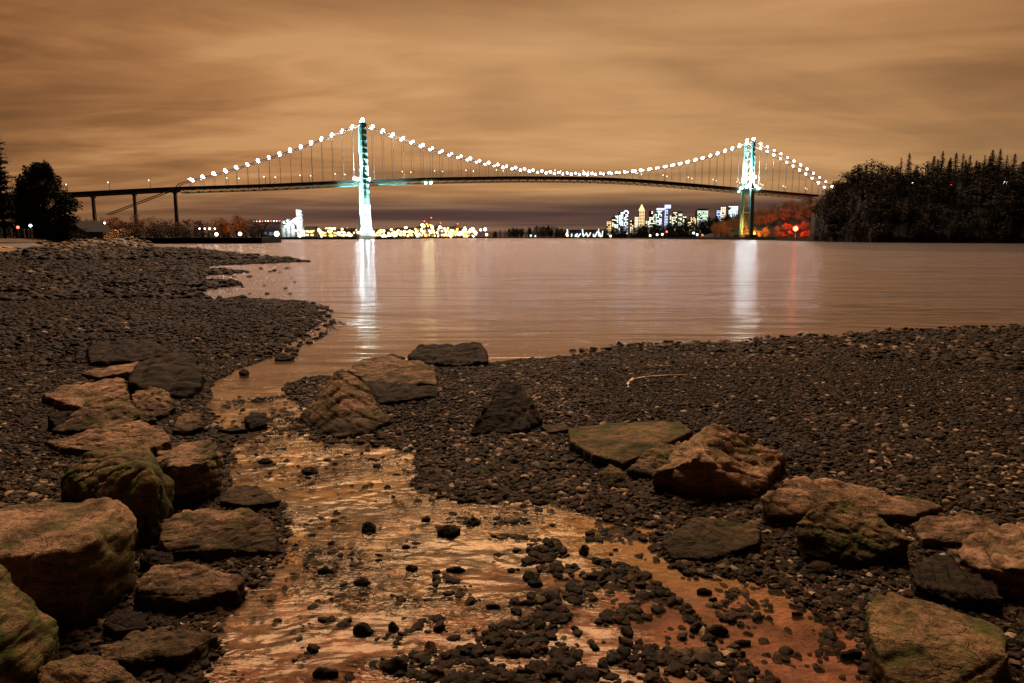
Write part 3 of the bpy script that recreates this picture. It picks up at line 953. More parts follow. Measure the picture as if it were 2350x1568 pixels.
# ------------------------------------------------------------------ prototype cobbles (shared meshes)
def cobble_mesh(seed, mat, sub=2, flat=0.6, rough=0.28, cuts=7):
    import bmesh
    bm = bmesh.new()
    bmesh.ops.create_icosphere(bm, subdivisions=sub, radius=1.0)
    rs = random.Random(seed)
    planes = [(Vector((rs.gauss(0, 1), rs.gauss(0, 1), rs.gauss(0, 1))).normalized(), rs.uniform(.55, .9)) for _ in range(cuts)]
    off = Vector((seed * 3.3, seed * 1.7, 5))
    for v in bm.verts:
        p = v.co.copy()
        for n_, d_ in planes:
            e = p.dot(n_) - d_
            if e > 0:
                p -= n_ * e
        p *= 1 + rough * noise.noise(p * 1.4 + off) + 0.06 * noise.noise(p * 5 + off)
        v.co = (p.x, p.y * 0.8, p.z * flat)
    me = bpy.data.meshes.new('cobble')
    bm.to_mesh(me)
    bm.free()
    me.materials.append(mat)
    me.shade_smooth()
    return me


# cobbles a hand could pick up, individually placed on the gravel bar and along the banks
cob = [cobble_mesh(k, M['rock_dark'], 3, 0.55, 0.3, 8) for k in range(6)] + [cobble_mesh(10 + k, M['rock_brown'], 3, 0.5, 0.3, 8) for k in range(3)]
zones = [
    ('dark cobbles at the bottom of the gravel bar', 'dark cobble on the near end of the gravel bar', (820, 1780, 1440, 1568), 62, (8, 17)),
    ('cobbles on the crest of the gravel bar', 'dark cobble on the crest of the gravel bar', (1120, 1560, 1260, 1430), 40, (6, 12)),
    ('stones scattered in the rippled stream', 'small dark stone poking out of the rippled stream', (520, 1000, 900, 1300), 60, (5, 11)),
    ('stones at the edge of the yellow pool', 'small black stone at the rim of the yellow pool', (1000, 1520, 1120, 1200), 26, (4, 9)),
    ('cobbles at the foot of the right boulders', 'dark cobble among the right beach boulders', (1560, 2330, 1240, 1500), 40, (7, 14)),
    ('stones strung along the spit', 'small black stone in shallows off the far spit', (440, 690, 606, 690), 34, (3, 7)),
]
for grp, lab, (x0, x1, y0, y1), n, (s0, s1) in zones:
    for k in range(n):
        x, y = random.uniform(x0, x1), random.uniform(y0, y1)
        g = G(x, y)
        hz = float(ground(np.array([[g.x, g.y]]))[0][0])
        if grp.startswith('stones scattered') and hz > 0.01:
            continue
        px = random.uniform(s0, s1) * random.choice([1, 1, 1.25])
        r = px * g.length / FOC
        z = max(hz, -0.01)
        tag(ob('cobble', random.choice(cob), None, (g.x, g.y, z + r * 0.10), (random.uniform(-.3, .3), random.uniform(-.3, .3), random.uniform(0, 6.28)),
               (r, r * random.uniform(.8, 1.1), r * random.uniform(.7, 1.2))),
            ('large ' if px > s0 + (s1 - s0) * .66 else 'mid-sized ' if px > s0 + (s1 - s0) * .33 else 'smallish ') + lab.replace('small ', '') + (', left part' if x < x0 + (x1 - x0) / 3 else ', middle part' if x < x0 + (x1 - x0) * 2 / 3 else ', right part')
            + (' further off' if y < (y0 + y1) / 2 else ' nearer'), 'stone', grp)

# ------------------------------------------------------------------ gravel: uncountable pebbles, one object
def scatter(n, r0, r1, a0, a1):
    u = RNG.random(n)
    r = np.sqrt(r0 * r0 + u * (r1 * r1 - r0 * r0))
    a = np.radians(RNG.uniform(a0, a1, n))
    return np.stack([r * np.sin(a), r * np.cos(a)], 1)


bands = [(1.7, 6, 52, 0.0138, 1.25), (6, 12, 48, 0.0158, 1.12), (12, 24, 46, 0.030, 0.85), (24, 60, 44, 0.075, 0.6), (60, 130, 44, 0.16, 0.35)]
PP, SS, TT = [], [], []
for r0, r1, am, s, cov in bands:
    area = math.radians(am) * (r1 * r1 - r0 * r0)
    n = int(area * cov / (math.pi * s * s * 0.8))
    P = scatter(n, r0, r1, -am, am)
    size = s * np.minimum(np.exp(RNG.normal(-0.05, 0.46, n)), 2.1)
    h, sd, sbar, mm = ground(P)
    size *= 0.62 + 0.95 * fnoise(P, 0.55, 123, 3)
    cl = fnoise(P, 1.5, 77, 3)
    cl2 = fnoise(P, 5.0, 99, 2)
    rr_ = np.hypot(P[:, 0], P[:, 1])
    keep = sd > -0.04
    shallow = (sd <= -0.04) & (sbar < -0.15) & (rr_ < 9)
    keep |= shallow & (RNG.random(n) < np.clip((cl * 0.6 + cl2 * 0.4 - 0.575) * 4.0, 0.0, 0.45) + 0.012 + 0.03 * (P[:, 1] > 5.5))
    keep |= (sd > -0.08) & (sd <= -0.04) & (RNG.random(n) < 0.30)
    keep |= (rr_ > 12) & (rr_ < 22) & (sd > -0.5) & (sd <= -0.04) & (RNG.random(n) < 0.15)
    bar = (sbar >= 0.0) & (sd <= 0)
    keep |= bar & (RNG.random(n) < np.clip(0.30 + (cl2 - 0.47) * 3.6, 0.04, 0.9))
    # bare wet sand pockets on the tongue of the right bank
    keep &= mm < 2.0
    size = np.where(bar, size * 1.08, size)
    size = np.where(shallow, size * 0.95, size)
    z = np.maximum(h, np.where(sd < 0, -0.012, -1)) + size * 0.18
    TT.append(((fnoise(P, 0.45, 211, 3) - .5) * .55 - 0.30 * np.clip((rr_ - 5) / 14, 0, 1) * (P[:, 0] < 0) - 0.04)[keep])
    PP.append(np.column_stack([P, z])[keep])
    SS.append(size[keep])
PP, SS, TT = np.concatenate(PP), np.concatenate(SS), np.concatenate(TT)
# nothing inside the boulders matters; drop pebbles under the lens
N = len(PP)
gme = bpy.data.meshes.new('gravel')
gme.vertices.add(N)
gme.vertices.foreach_set('co', PP.astype(np.float32).ravel())
rot = np.column_stack([RNG.normal(0, 0.28, N), RNG.normal(0, 0.28, N), RNG.uniform(0, 6.283, N)]).astype(np.float32)
scl = np.column_stack([SS * RNG.uniform(.9, 1.35, N), SS * RNG.uniform(.75, 1.1, N), SS * RNG.uniform(.35, .75, N)]).astype(np.float32)
for nm, arr in (('rot', rot), ('scl', scl)):
    a = gme.attributes.new(nm, 'FLOAT_VECTOR', 'POINT')
    a.data.foreach_set('vector', arr.ravel())
for nm, arr in (('tone', np.clip(RNG.beta(1.5, 2.4, N) * 1.05 + TT + (RNG.random(N) < 0.08) * 0.42, 0, 1)), ('hue', RNG.random(N))):
    a = gme.attributes.new(nm, 'FLOAT', 'POINT')
    a.data.foreach_set('value', arr.astype(np.float32))
a = gme.attributes.new('pick', 'INT', 'POINT')
a.data.foreach_set('value', RNG.integers(0, 6, N).astype(np.int32))
gravel = ob('gravel', gme)
tag(gravel, 'wet dark pebbles covering the beach', kind='stuff')
ng = bpy.data.node_groups.new('gravel', 'GeometryNodeTree')
ng.interface.new_socket('Geometry', in_out='INPUT', socket_type='NodeSocketGeometry')
ng.interface.new_socket('Geometry', in_out='OUTPUT', socket_type='NodeSocketGeometry')
gi, go = ng.nodes.new('NodeGroupInput'), ng.nodes.new('NodeGroupOutput')
join = ng.nodes.new('GeometryNodeJoinGeometry')
for k in range(6):
    ico = ng.nodes.new('GeometryNodeMeshIcoSphere')
    ico.inputs['Radius'].default_value = 1.0
    ico.inputs['Subdivisions'].default_value = 3
    posn = ng.nodes.new('GeometryNodeInputPosition')
    nz = ng.nodes.new('ShaderNodeTexNoise')
    nz.noise_dimensions = '4D'
    nz.inputs['W'].default_value = k * 7.3
    nz.inputs['Scale'].default_value = 1.2
    nz.inputs['Detail'].default_value = 3.0
    ng.links.new(posn.outputs[0], nz.inputs['Vector'])
    sub = ng.nodes.new('ShaderNodeVectorMath')
    sub.operation = 'SUBTRACT'
    sub.inputs[1].default_value = (.5, .5, .5)
    ng.links.new(nz.outputs['Color'], sub.inputs[0])
    mul = ng.nodes.new('ShaderNodeVectorMath')
    mul.operation = 'SCALE'
    mul.inputs['Scale'].default_value = 1.5
    ng.links.new(sub.outputs[0], mul.inputs[0])
    setp = ng.nodes.new('GeometryNodeSetPosition')
    ng.links.new(ico.outputs['Mesh'], setp.inputs['Geometry'])
    ng.links.new(mul.outputs[0], setp.inputs['Offset'])
    smo = ng.nodes.new('GeometryNodeSetShadeSmooth')
    smo.inputs['Shade Smooth'].default_value = True
    ng.links.new(setp.outputs[0], smo.inputs['Geometry'])
    sm_ = ng.nodes.new('GeometryNodeSetMaterial')
    sm_.inputs['Material'].default_value = M['pebble']
    ng.links.new(smo.outputs[0], sm_.inputs['Geometry'])
    g2i = ng.nodes.new('GeometryNodeGeometryToInstance')
    ng.links.new(sm_.outputs[0], g2i.inputs[0])
    ng.links.new(g2i.outputs[0], join.inputs[0])
iop = ng.nodes.new('GeometryNodeInstanceOnPoints')
iop.inputs['Pick Instance'].default_value = True


def attr(nm, typ):
    nd = ng.nodes.new('GeometryNodeInputNamedAttribute')
    nd.data_type = typ
    nd.inputs['Name'].default_value = nm
    return nd.outputs['Attribute']


ng.links.new(gi.outputs[0], iop.inputs['Points'])
ng.links.new(join.outputs[0], iop.inputs['Instance'])
ng.links.new(attr('pick', 'INT'), iop.inputs['Instance Index'])
ng.links.new(attr('rot', 'FLOAT_VECTOR'), iop.inputs['Rotation'])
ng.links.new(attr('scl', 'FLOAT_VECTOR'), iop.inputs['Scale'])
ng.links.new(iop.outputs[0], go.inputs[0])
gravel.modifiers.new('pebbles', 'NODES').node_group = ng
print('gravel pebbles', N)

# driftwood stick
st = empty('driftwood_stick', G(1445, 895), 'bent pale driftwood stick lying on the right beach gravel', 'stick')
dm = MB()
pts = [(1447, 914, .05), (1441, 900, .08), (1442, 880, .11), (1452, 871, .12)]
pts = [G(x, y, z) for x, y, z in pts]
for a, b, r0, r1 in zip(pts[:-1], pts[1:], (.012, .017, .022), (.017, .022, .024)):
    dm.bar(a, b, r0, r1, 7)
dm.build('bent_end', M['wood_pale'], st, True)
dm = MB()
p2_ = [G(1452, 872, .12), G(1480, 866, .13), G(1530, 862, .12), G(1600, 861, .10)]
for a, b, r0, r1 in zip(p2_[:-1], p2_[1:], (.018, .015, .011), (.015, .011, .006)):
    dm.bar(a, b, r0, r1, 6)
dm.build('branch', M['wood_pale'], st, True)


# ------------------------------------------------------------------ suspension bridge
TN, TS = D(835, 420, 657.0), D(1716, 437, 787.0)
NB, SB = Vector((TN.x, TN.y, 0)), Vector((TS.x, TS.y, 0))
U = (SB - NB).normalized()
V = Vector((-U.y, U.x, 0))
SPAN = (SB - NB).length
UP = Vector((0, 0, 1))


def bt(x, y):
    """pixel -> (distance along the bridge from the near tower, height)"""
    d = ray(x, y)
    # NB + U*t = d*s (xy)
    det = d.x * (-U.y) + U.x * d.y
    s = (NB.x * (-U.y) + U.x * NB.y) / det
    tt = (Vector((d.x * s, d.y * s, 0)) - NB).dot(U)
    return tt, CAM_H + d.z * s


def bp_(t_, z, off=0.0):
    return NB + U * t_ + V * off + UP * z


bridge = empty('suspension_bridge', NB, 'long green suspension bridge with lamps strung along its cables over the inlet', 'bridge')
deck_px = [(-60, 455), (160, 446), (300, 438), (400, 433), (600, 427), (820, 417), (1000, 411), (1200, 408), (1370, 410), (1480, 416), (1600, 426), (1700, 435), (1870, 450)]
dt = sorted(bt(x, y) for x, y in deck_px)
dT, dZ = [a for a, b in dt], [b for a, b in dt]
# smooth profile
ts_ = np.linspace(dT[0], dT[-1], 90)
zs_ = np.interp(ts_, dT, dZ)
for _ in range(6):
    zs_[1:-1] = (zs_[:-2] + 2 * zs_[1:-1] + zs_[2:]) / 4


def deck_z(t_):
    return float(np.interp(t_, ts_, zs_))


def quad3(p):
    (a, fa), (b, fb), (c, fc) = p
    return lambda t_: fa * (t_ - b) * (t_ - c) / ((a - b) * (a - c)) + fb * (t_ - a) * (t_ - c) / ((b - a) * (b - c)) + fc * (t_ - a) * (t_ - b) / ((c - a) * (c - b))


tl, zl = bt(415, 422)
topN = bt(835, 285)[1]
topS = bt(1716, 327)[1]
main = quad3([(0, topN), bt(1350, 402), (SPAN, topS)])
left = quad3([(tl, zl), bt(625, 362), (0, topN)])
right = quad3([(SPAN, topS), bt(1800, 366), bt(1893, 426)])
tr_end = bt(1893, 426)[0] + 12


def cable_z(t_):
    return left(t_) if t_ < 0 else (main(t_) if t_ <= SPAN else right(t_))


HW = 6.1
cable_lamp_me = MB()
cable_lamp_me.ball((0, 0, 0), 1.25, 8, 6)
cable_lamp_me = cable_lamp_me.mesh('cable_lamp', E['white'], True)
hanger_me = MB()
hanger_me.bar((0, 0, 0), (0, 0, 1), .15, .15, 4)
hanger_me = hanger_me.mesh('hanger', M['hanger'])
pitch_m = 9.25
# tower lamps first
for s in (-1, 1):
    cb = MB()
    tt = [tl + k * (0 - tl) / 14 for k in range(15)] + [SPAN * k / 44 for k in range(1, 45)] + [SPAN + (tr_end - SPAN) * k / 10 for k in range(1, 11)]
    pts = [bp_(a, cable_z(a), s * HW) for a in tt]
    cb.tube(pts, 0.42, 5)
    mc = cb.build('main_cable', M['cable'], bridge)
    # backstay running down to the anchorage behind the cable bent
    bs = MB()
    a_t, a_z = bt(402, 434)
    e_t, e_z = bt(248, 493)
    bs.bar(bp_(tl, zl, s * HW), bp_(a_t, a_z, s * HW), .4, .4, 5)
    bs.bar(bp_(a_t, a_z, s * HW), bp_(e_t, e_z, s * HW), .4, .4, 5)
    bs.build('backstay', M['cable'], mc)
    k0 = math.ceil((tl + 2) / pitch_m)
    t_ = k0 * pitch_m
    while t_ < tr_end - 4:
        if abs(t_) > 3 and abs(t_ - SPAN) > 3:
            zt, zb_ = cable_z(t_), deck_z(t_)
            q_ = random.uniform(.72, 1.12)
            ob('cable_lamp', cable_lamp_me, bridge, bp_(t_, zt + 1.1, s * HW), None, (q_, q_, q_))
            if zt - zb_ > 2:
                ob('hanger', hanger_me, bridge, bp_(t_, zb_, s * HW), None, (1, 1, zt - zb_))
        t_ += pitch_m

# deck: road slab, kerb rails and the truss below it
slab, rail, rail_b = MB(), MB(), MB()
seg = np.linspace(dT[0], dT[-1], 120)
for a, b in zip(seg[:-1], seg[1:]):
    za, zb_ = deck_z(a), deck_z(b)
    for m_, o0, o1, h0, h1 in ((slab, -HW, HW, -1.0, 0.0), (rail, -HW - .25, -HW - .05, -1.3, 1.1), (rail_b, HW + .05, HW + .25, -1.3, 1.1)):
        m_.hexa([bp_(a, za + h0, o0), bp_(b, zb_ + h0, o0), bp_(b, zb_ + h0, o1), bp_(a, za + h0, o1)],
                [bp_(a, za + h1, o0), bp_(b, zb_ + h1, o0), bp_(b, zb_ + h1, o1), bp_(a, za + h1, o1)])
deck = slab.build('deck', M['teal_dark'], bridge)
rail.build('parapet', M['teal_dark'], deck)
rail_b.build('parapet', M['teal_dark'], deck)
trs = MB()
tt = tl
while tt < dT[-1] - 1:
    a, b = tt, min(tt + 4.6, dT[-1])
    for o_ in (-HW + .3, HW - .3):
        za, zb_ = deck_z(a), deck_z(b)
        trs.bar(bp_(a, za - 3.9, o_), bp_(b, zb_ - 3.9, o_), .32)
        trs.bar(bp_(a, za - 3.9, o_), bp_(a, za - .9, o_), .22)
        if int(round((tt - tl) / 4.6)) % 2:
            trs.bar(bp_(a, za - 3.9, o_), bp_(b, zb_ - .9, o_), .22)
        else:
            trs.bar(bp_(a, za - .9, o_), bp_(b, zb_ - 3.9, o_), .22)
    tt += 4.6
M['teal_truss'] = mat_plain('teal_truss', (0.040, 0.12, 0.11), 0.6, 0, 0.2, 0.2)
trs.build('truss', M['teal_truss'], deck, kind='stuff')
gd = MB()
sg = np.linspace(dT[0], tl - 1, 30)
for a, b in zip(sg[:-1], sg[1:]):
    for o_ in (-4, 4):
        gd.hexa([bp_(a, deck_z(a) - 2.9, o_ - .5), bp_(b, deck_z(b) - 2.9, o_ - .5), bp_(b, deck_z(b) - 2.9, o_ + .5), bp_(a, deck_z(a) - 2.9, o_ + .5)],
                [bp_(a, deck_z(a) - 1.01, o_ - .5), bp_(b, deck_z(b) - 1.01, o_ - .5), bp_(b, deck_z(b) - 1.01, o_ + .5), bp_(a, deck_z(a) - 1.01, o_ + .5)])
gd.build('girder', M['concrete'], deck)

# approach piers
for px, w_ in ((213, 3.0), (308, 3.0), (402, 4.0), (40, 3.0)):
    t_ = bt(px, 450)[0]
    pm = MB()
    z1 = deck_z(t_) - 3.0
    w_ *= .72
    for o_ in (-1.6, 1.6):
        pm.hexa([bp_(t_ - w_ / 2, 0.3, o_ - 1.3), bp_(t_ + w_ / 2, 0.3, o_ - 1.3), bp_(t_ + w_ / 2, 0.3, o_ + 1.3), bp_(t_ - w_ / 2, 0.3, o_ + 1.3)],
                [bp_(t_ - w_ * .36, z1, o_ - 1), bp_(t_ + w_ * .36, z1, o_ - 1), bp_(t_ + w_ * .36, z1, o_ + 1), bp_(t_ - w_ * .36, z1, o_ + 1)])
    pr = pm.build('pier', M['concrete'], bridge)
    cp_ = MB()
    cp_.hexa([bp_(t_ - w_ * .55, z1 - 1.2, -3.4), bp_(t_ + w_ * .55, z1 - 1.2, -3.4), bp_(t_ + w_ * .55, z1 - 1.2, 3.4), bp_(t_ - w_ * .55, z1 - 1.2, 3.4)],
             [bp_(t_ - w_ * .6, z1, -6), bp_(t_ + w_ * .6, z1, -6), bp_(t_ + w_ * .6, z1, 6), bp_(t_ - w_ * .6, z1, 6)])
    cp_.build('pier_cap', M['concrete'], pr)


# the two steel towers
def tower(t0, top, wl0, wl1, wl2, h0):
    """wl0/wl1/wl2 = leg width along the bridge at base / deck / top"""
    dz_ = deck_z(t0)
    half = lambda z: np.interp(z, [0, dz_, top], [10.3, 7.6, 5.7])
    wl = lambda z: float(np.interp(z, [0, dz_, top], [wl0, wl1, wl2]))
    wt = lambda z: float(np.interp(z, [0, dz_, top], [wl0 * .62, wl1 * .62, wl2 * .62]))
    tw_me = MB()
    # root mesh of the tower part: saddle housings and portal strut on top
    tw_me.hexa([bp_(t0 - wl2 / 2 - .2, top - 2.2, -half(top) + 1.4), bp_(t0 + wl2 / 2 + .2, top - 2.2, -half(top) + 1.4), bp_(t0 + wl2 / 2 + .2, top - 2.2, half(top) - 1.4), bp_(t0 - wl2 / 2 - .2, top - 2.2, half(top) - 1.4)],
               [bp_(t0 - wl2 / 2 - .2, top - .4, -half(top) + 1.4), bp_(t0 + wl2 / 2 + .2, top - .4, -half(top) + 1.4), bp_(t0 + wl2 / 2 + .2, top - .4, half(top) - 1.4), bp_(t0 - wl2 / 2 - .2, top - .4, half(top) - 1.4)])
    tw = tw_me.build('tower', M['teal'], bridge)
    for s in (-1, 1):
        lg = MB()
        zz = [h0, dz_ * .35, dz_ * .7, dz_, dz_ + (top - dz_) * .33, dz_ + (top - dz_) * .66, top]
        for a, b in zip(zz[:-1], zz[1:]):
            q = []
            for z in (a, b):
                o_, l_, w_ = s * half(z), wl(z) / 2, wt(z) / 2
                q.append([bp_(t0 - l_, z, o_ - w_), bp_(t0 + l_, z, o_ - w_), bp_(t0 + l_, z, o_ + w_), bp_(t0 - l_, z, o_ + w_)])
            for u0, u1, dv in ((-1, -.42, 0.0), (-.42, .34, 1.0), (.34, 1, .35)):
                r_ = []
                for z in (a, b):
                    o_, l_, w_ = s * half(z), wl(z) / 2, wt(z) / 2
                    r_.append([bp_(t0 + l_ * u0, z, o_ - w_ + dv * w_ * .55), bp_(t0 + l_ * u1, z, o_ - w_ + dv * w_ * .55), bp_(t0 + l_ * u1, z, o_ + w_), bp_(t0 + l_ * u0, z, o_ + w_)])
                lg.hexa(*r_)
            # diaphragm bands that show as riveted cells
            zc_ = (a + b) / 2
            for zz_ in np.arange(a + 2, b, 5.5):
                o_, l_, w_ = s * half(zz_), wl(zz_) / 2, wt(zz_) / 2
                lg.hexa([bp_(t0 - l_, zz_, o_ - w_ - .1), bp_(t0 + l_, zz_, o_ - w_ - .1), bp_(t0 + l_, zz_, o_ + w_ + .1), bp_(t0 - l_, zz_, o_ + w_ + .1)],
                        [bp_(t0 - l_, zz_ + .22, o_ - w_ - .1), bp_(t0 + l_, zz_ + .22, o_ - w_ - .1), bp_(t0 + l_, zz_ + .22, o_ + w_ + .1), bp_(t0 - l_, zz_ + .22, o_ + w_ + .1)])
        lg.build('leg', M['teal'], tw)
        cap = MB()
        cap.hexa([bp_(t0 - wl2 * .45, top, s * half(top) - 1.3), bp_(t0 + wl2 * .45, top, s * half(top) - 1.3), bp_(t0 + wl2 * .45, top, s * half(top) + 1.3), bp_(t0 - wl2 * .45, top, s * half(top) + 1.3)],
                 [bp_(t0 - 1, top + 1.6, s * half(top) - .8), bp_(t0 + 1, top + 1.6, s * half(top) - .8), bp_(t0 + 1, top + 1.6, s * half(top) + .8), bp_(t0 - 1, top + 1.6, s * half(top) + .8)])
        cap.build('saddle', M['teal'], tw)
        bl = MB()
        bl.ball(bp_(t0, top + 3.0, s * half(top)), 1.5)
        bl.build('beacon', E['top'], tw, True)
    panels = [h0 + 3, h0 + (dz_ - h0) * .5, dz_ - 4.5, dz_ + 7, dz_ + (top - dz_) * .36, dz_ + (top - dz_) * .66, top - 3]
    for i, (a, b) in enumerate(zip(panels[:-1], panels[1:])):
        br = MB()
        br.bar(bp_(t0, a, -half(a)), bp_(t0, a, half(a)), .75)
        if i != 2:
            br.bar(bp_(t0, a, -half(a)), bp_(t0, b, half(b)), .6)
            br.bar(bp_(t0, a, half(a)), bp_(t0, b, -half(b)), .6)
        br.build('brace', M['teal'], tw)
    pd = MB()
    for s in (-1, 1):
        c = bp_(t0, h0 / 2 - 1, s * half(0))
        pd.box(c, (wl0 + 5, 11, h0 + 2.2), math.atan2(U.y, U.x))
    pd.build('pier_footing', M['concrete'], tw)
    return tw


tower(0.0, topN, 9.6, 7.4, 6.0, 3.6)
tower(SPAN, topS, 4.6, 4.6, 4.0, 5.0)


def spot(name, loc, aim, power, size, color, r=1.0, blend=.6):
    d = bpy.data.lights.new(name, 'SPOT')
    d.energy = power
    d.spot_size = math.radians(size)
    d.spot_blend = blend
    d.color = color
    d.shadow_soft_size = r
    o = bpy.data.objects.new(name, d)
    COL.objects.link(o)
    o.location = loc
    o.rotation_euler = (Vector(aim) - Vector(loc)).to_track_quat('-Z', 'Y').to_euler()
    o.visible_glossy = False
    return o


def point(name, loc, power, color, r=1.0):
    d = bpy.data.lights.new(name, 'POINT')
    d.energy = power
    d.color = color
    d.shadow_soft_size = r
    o = bpy.data.objects.new(name, d)
    COL.objects.link(o)
    o.location = loc
    o.visible_glossy = False
    return o


FLC = (0.80, 1.0, 0.94)
dN, dS = deck_z(0), deck_z(SPAN)
# floods at the foot of the near tower (stronger on the shore side) and at deck level of both, aimed up
spot('tower_flood', bp_(-11, 4.5, -23), bp_(0, 40, -8), 2.0e6, 70, FLC)
spot('tower_flood', bp_(9, 4.5, -20), bp_(1, 14, -9), 0.6e6, 62, FLC)
spot('tower_flood', bp_(-10, dN + 1.0, -11), bp_(0, dN + 30, -6), 9e5, 52, FLC)
spot('tower_flood', bp_(9, dN + 1.0, -11), bp_(0, dN + 16, -6), 5e5, 50, FLC)
for e in (-1, 1):
    spot('tower_flood', bp_(SPAN + e * 9, dS + 2.0, -12.5), bp_(SPAN, dS + 22, -4), 5.0e5, 80, FLC)
    spot('tower_flood', bp_(SPAN + e * 8, dS + 2.0, 0), bp_(SPAN, dS + 26, 4), 4e5, 80, FLC)
st_me = MB()  # bright balls added on the near tower to draw its streak on the water
st_me.ball((0, 0, 0), 1.25)
st_me = st_me.mesh('floodlight', E['strong'], True)
for t_, z, o_ in ((-6, 6.5, -18), (5, 6.5, -18), (-5, 9, -17.5), (-6, dN + 1.4, -7.4), (2, dN - 3, -8), (1, 30, -13)):
    ob('floodlight', st_me, bridge, bp_(t_, z, o_))
fm = MB()
fl_me = MB()
fl_me.ball((0, 0, 0), 1.3)
fl_me = fl_me.mesh('floodlight', E['flood'], True)
for t_, z, o_ in ((-9, dN + 2.2, -7), (4, dN + 1.5, -7), (SPAN - 7, dS + 3, -7), (SPAN - 3, dS + 5, -7), (SPAN + 5, dS + 4, -7), (SPAN + 2, dS + 9, -6.4), (SPAN - 10, dS + 1, 7), (SPAN - 14, dS + 1, -7), (SPAN + 9, dS + 1.5, -7), (SPAN + 4, dS + 14, -6.5), (SPAN - 1, dS + 1, -7.2)):
    ob('floodlight', fl_me, bridge, bp_(t_, z, o_))
ug = MB()
ug.ball((0, 0, 0), 1.15)
ug = ug.mesh('underdeck_lamp', E['green'], True)
ugd = ug.copy()
ugd.materials[0] = E['green_dim']
for px, py in ((974, 421), (986, 421), (1688, 441)):
    t_, z = bt(px, py)
    ob('underdeck_lamp', ug if px < 1200 else ugd, bridge, bp_(t_, z, -HW))

# street lamp posts on the deck: a post with a curved arm and a lamp head
lp = MB()
lp.bar((0, 0, 0), (0, 0, 6.4), .22, .16, 5)
lp.bar((0, 0, 6.4), (0.5, 0, 7.3), .15, .13, 4)
lp.bar((0.5, 0, 7.3), (1.7, 0, 7.6), .13, .1, 4)
lp = lp.mesh('lamp_post', M['pole'])
lh = MB()
lh.ball((1.9, 0, 7.5), .48, 6, 4)
lh = lh.mesh('lamp_head', E['deck'], True)
t_ = dT[0] + 6
k = 0
aU = math.atan2(U.y, U.x)
while t_ < dT[-1] - 5:
    if abs(t_) > 9 and abs(t_ - SPAN) > 12:
        for s in (-1, 1):
            if t_ < tl and s > 0:
                continue
            a = t_ + (0 if s < 0 else 7)
            p = ob('lamp_post', lp, bridge, bp_(a, deck_z(a), s * (HW - .6)), (0, 0, aU + (math.pi / 2 if s < 0 else -math.pi / 2) + .7))
            h_ = ob('lamp_head', lh)
            h_.parent = p
    t_ += 31
    k += 1

# ------------------------------------------------------------------ far shores (setting)
def shore(name, px, yfar, z, label, mat=None):
    """flat land: waterline given in pixels left to right, pushed back to yfar"""
    f = [G(x, y) for x, y in px]
    n = len(f)
    b_ = [Vector((p.x / p.y * yfar, yfar, 0)) for p in f]
    vs = [(p.x, p.y, -3) for p in f] + [(p.x + (p.x / p.y) * 1.0, p.y + 1.5, z) for p in f] + [(p.x, p.y, z) for p in b_]
    fs = []
    for i in range(n - 1):
        fs += [(i, i + 1, n + i + 1, n + i), (n + i, n + i + 1, 2 * n + i + 1, 2 * n + i)]
    fs += [(0, n, 2 * n), (n - 1, 3 * n - 1, 2 * n - 1)]
    o = part(name, vs, fs, mat or M['soil'], None)
    return tag(o, label, kind='structure')


shore('far_bank', [(-1500, 560), (0, 560), (345, 560), (480, 559.5), (600, 559), (645, 557)], 640, 1.9, 'low dark bank across the left cove')
shore('port_shore', [(620, 550), (830, 549.6), (900, 549.5), (1000, 547.6), (1140, 547.2)], 5000, 2.2, 'flat port shoreline behind the near tower')
shore('park_shore', [(1120, 547), (1400, 547.6), (1560, 549.2), (1700, 550.8), (1800, 551.6)], 6000, 2.0, 'low wooded park shoreline across the inlet')
shore('headland_shore', [(1780, 552), (1870, 554.5), (2000, 557), (2350, 559), (2900, 560), (4200, 563)], 700, 2.0, 'rocky foot of the wooded headland')

# hill of the headland: rises to the ridge seen against the sky
ridge = [(1790, 540), (1850, 512), (1875, 478), (1905, 458), (1940, 440), (1990, 428), (2050, 428), (2100, 430), (2200, 424), (2300, 420), (2400, 412), (2600, 400), (2900, 395), (3600, 405)]


def ridge_y(x):
    return float(np.interp(x, [a for a, b in ridge], [b for a, b in ridge]))


def shore_y(x):
    return float(np.interp(x, [1780, 1870, 2000, 2350, 2900, 4200], [552, 554.5, 557, 559, 560, 563]))


hv, hf = [], []
xs = np.linspace(1858, 3600, 90)
NS = 16
for i, x in enumerate(xs):
    f = G(x, shore_y(x))
    back = f.y + 75
    top = max(4, D(x, ridge_y(x), back).z)
    for j in range(NS + 5):
        s_ = j / NS
        Y = f.y + 2 + 73 * min(s_, 1) + (max(s_ - 1, 0) * 500)
        z = top * math.sin(min(s_, 1) * math.pi / 2) ** 0.8 + 1.5 if s_ <= 1 else top + 1.5
        z += noise.noise(Vector((x * .02, Y * .05, 0))) * 1.5 * min(1, s_ * 3)
        hv.append((f.x / f.y * Y, Y, z))
for i in range(len(xs) - 1):
    for j in range(NS + 4):
        a = i * (NS + 5) + j
        hf.append((a, a + NS + 5, a + NS + 6, a + 1))
hill = part('hill', hv, hf, M['soil'], None, True)
tag(hill, 'steep dark headland slope under the forest', kind='structure')


def hill_pt(x, s_):
    i = int(np.clip(np.searchsorted(xs, x), 1, len(xs) - 1))
    j = min(int(s_ * NS), NS + 3)
    a = Vector(hv[i * (NS + 5) + j])
    return a


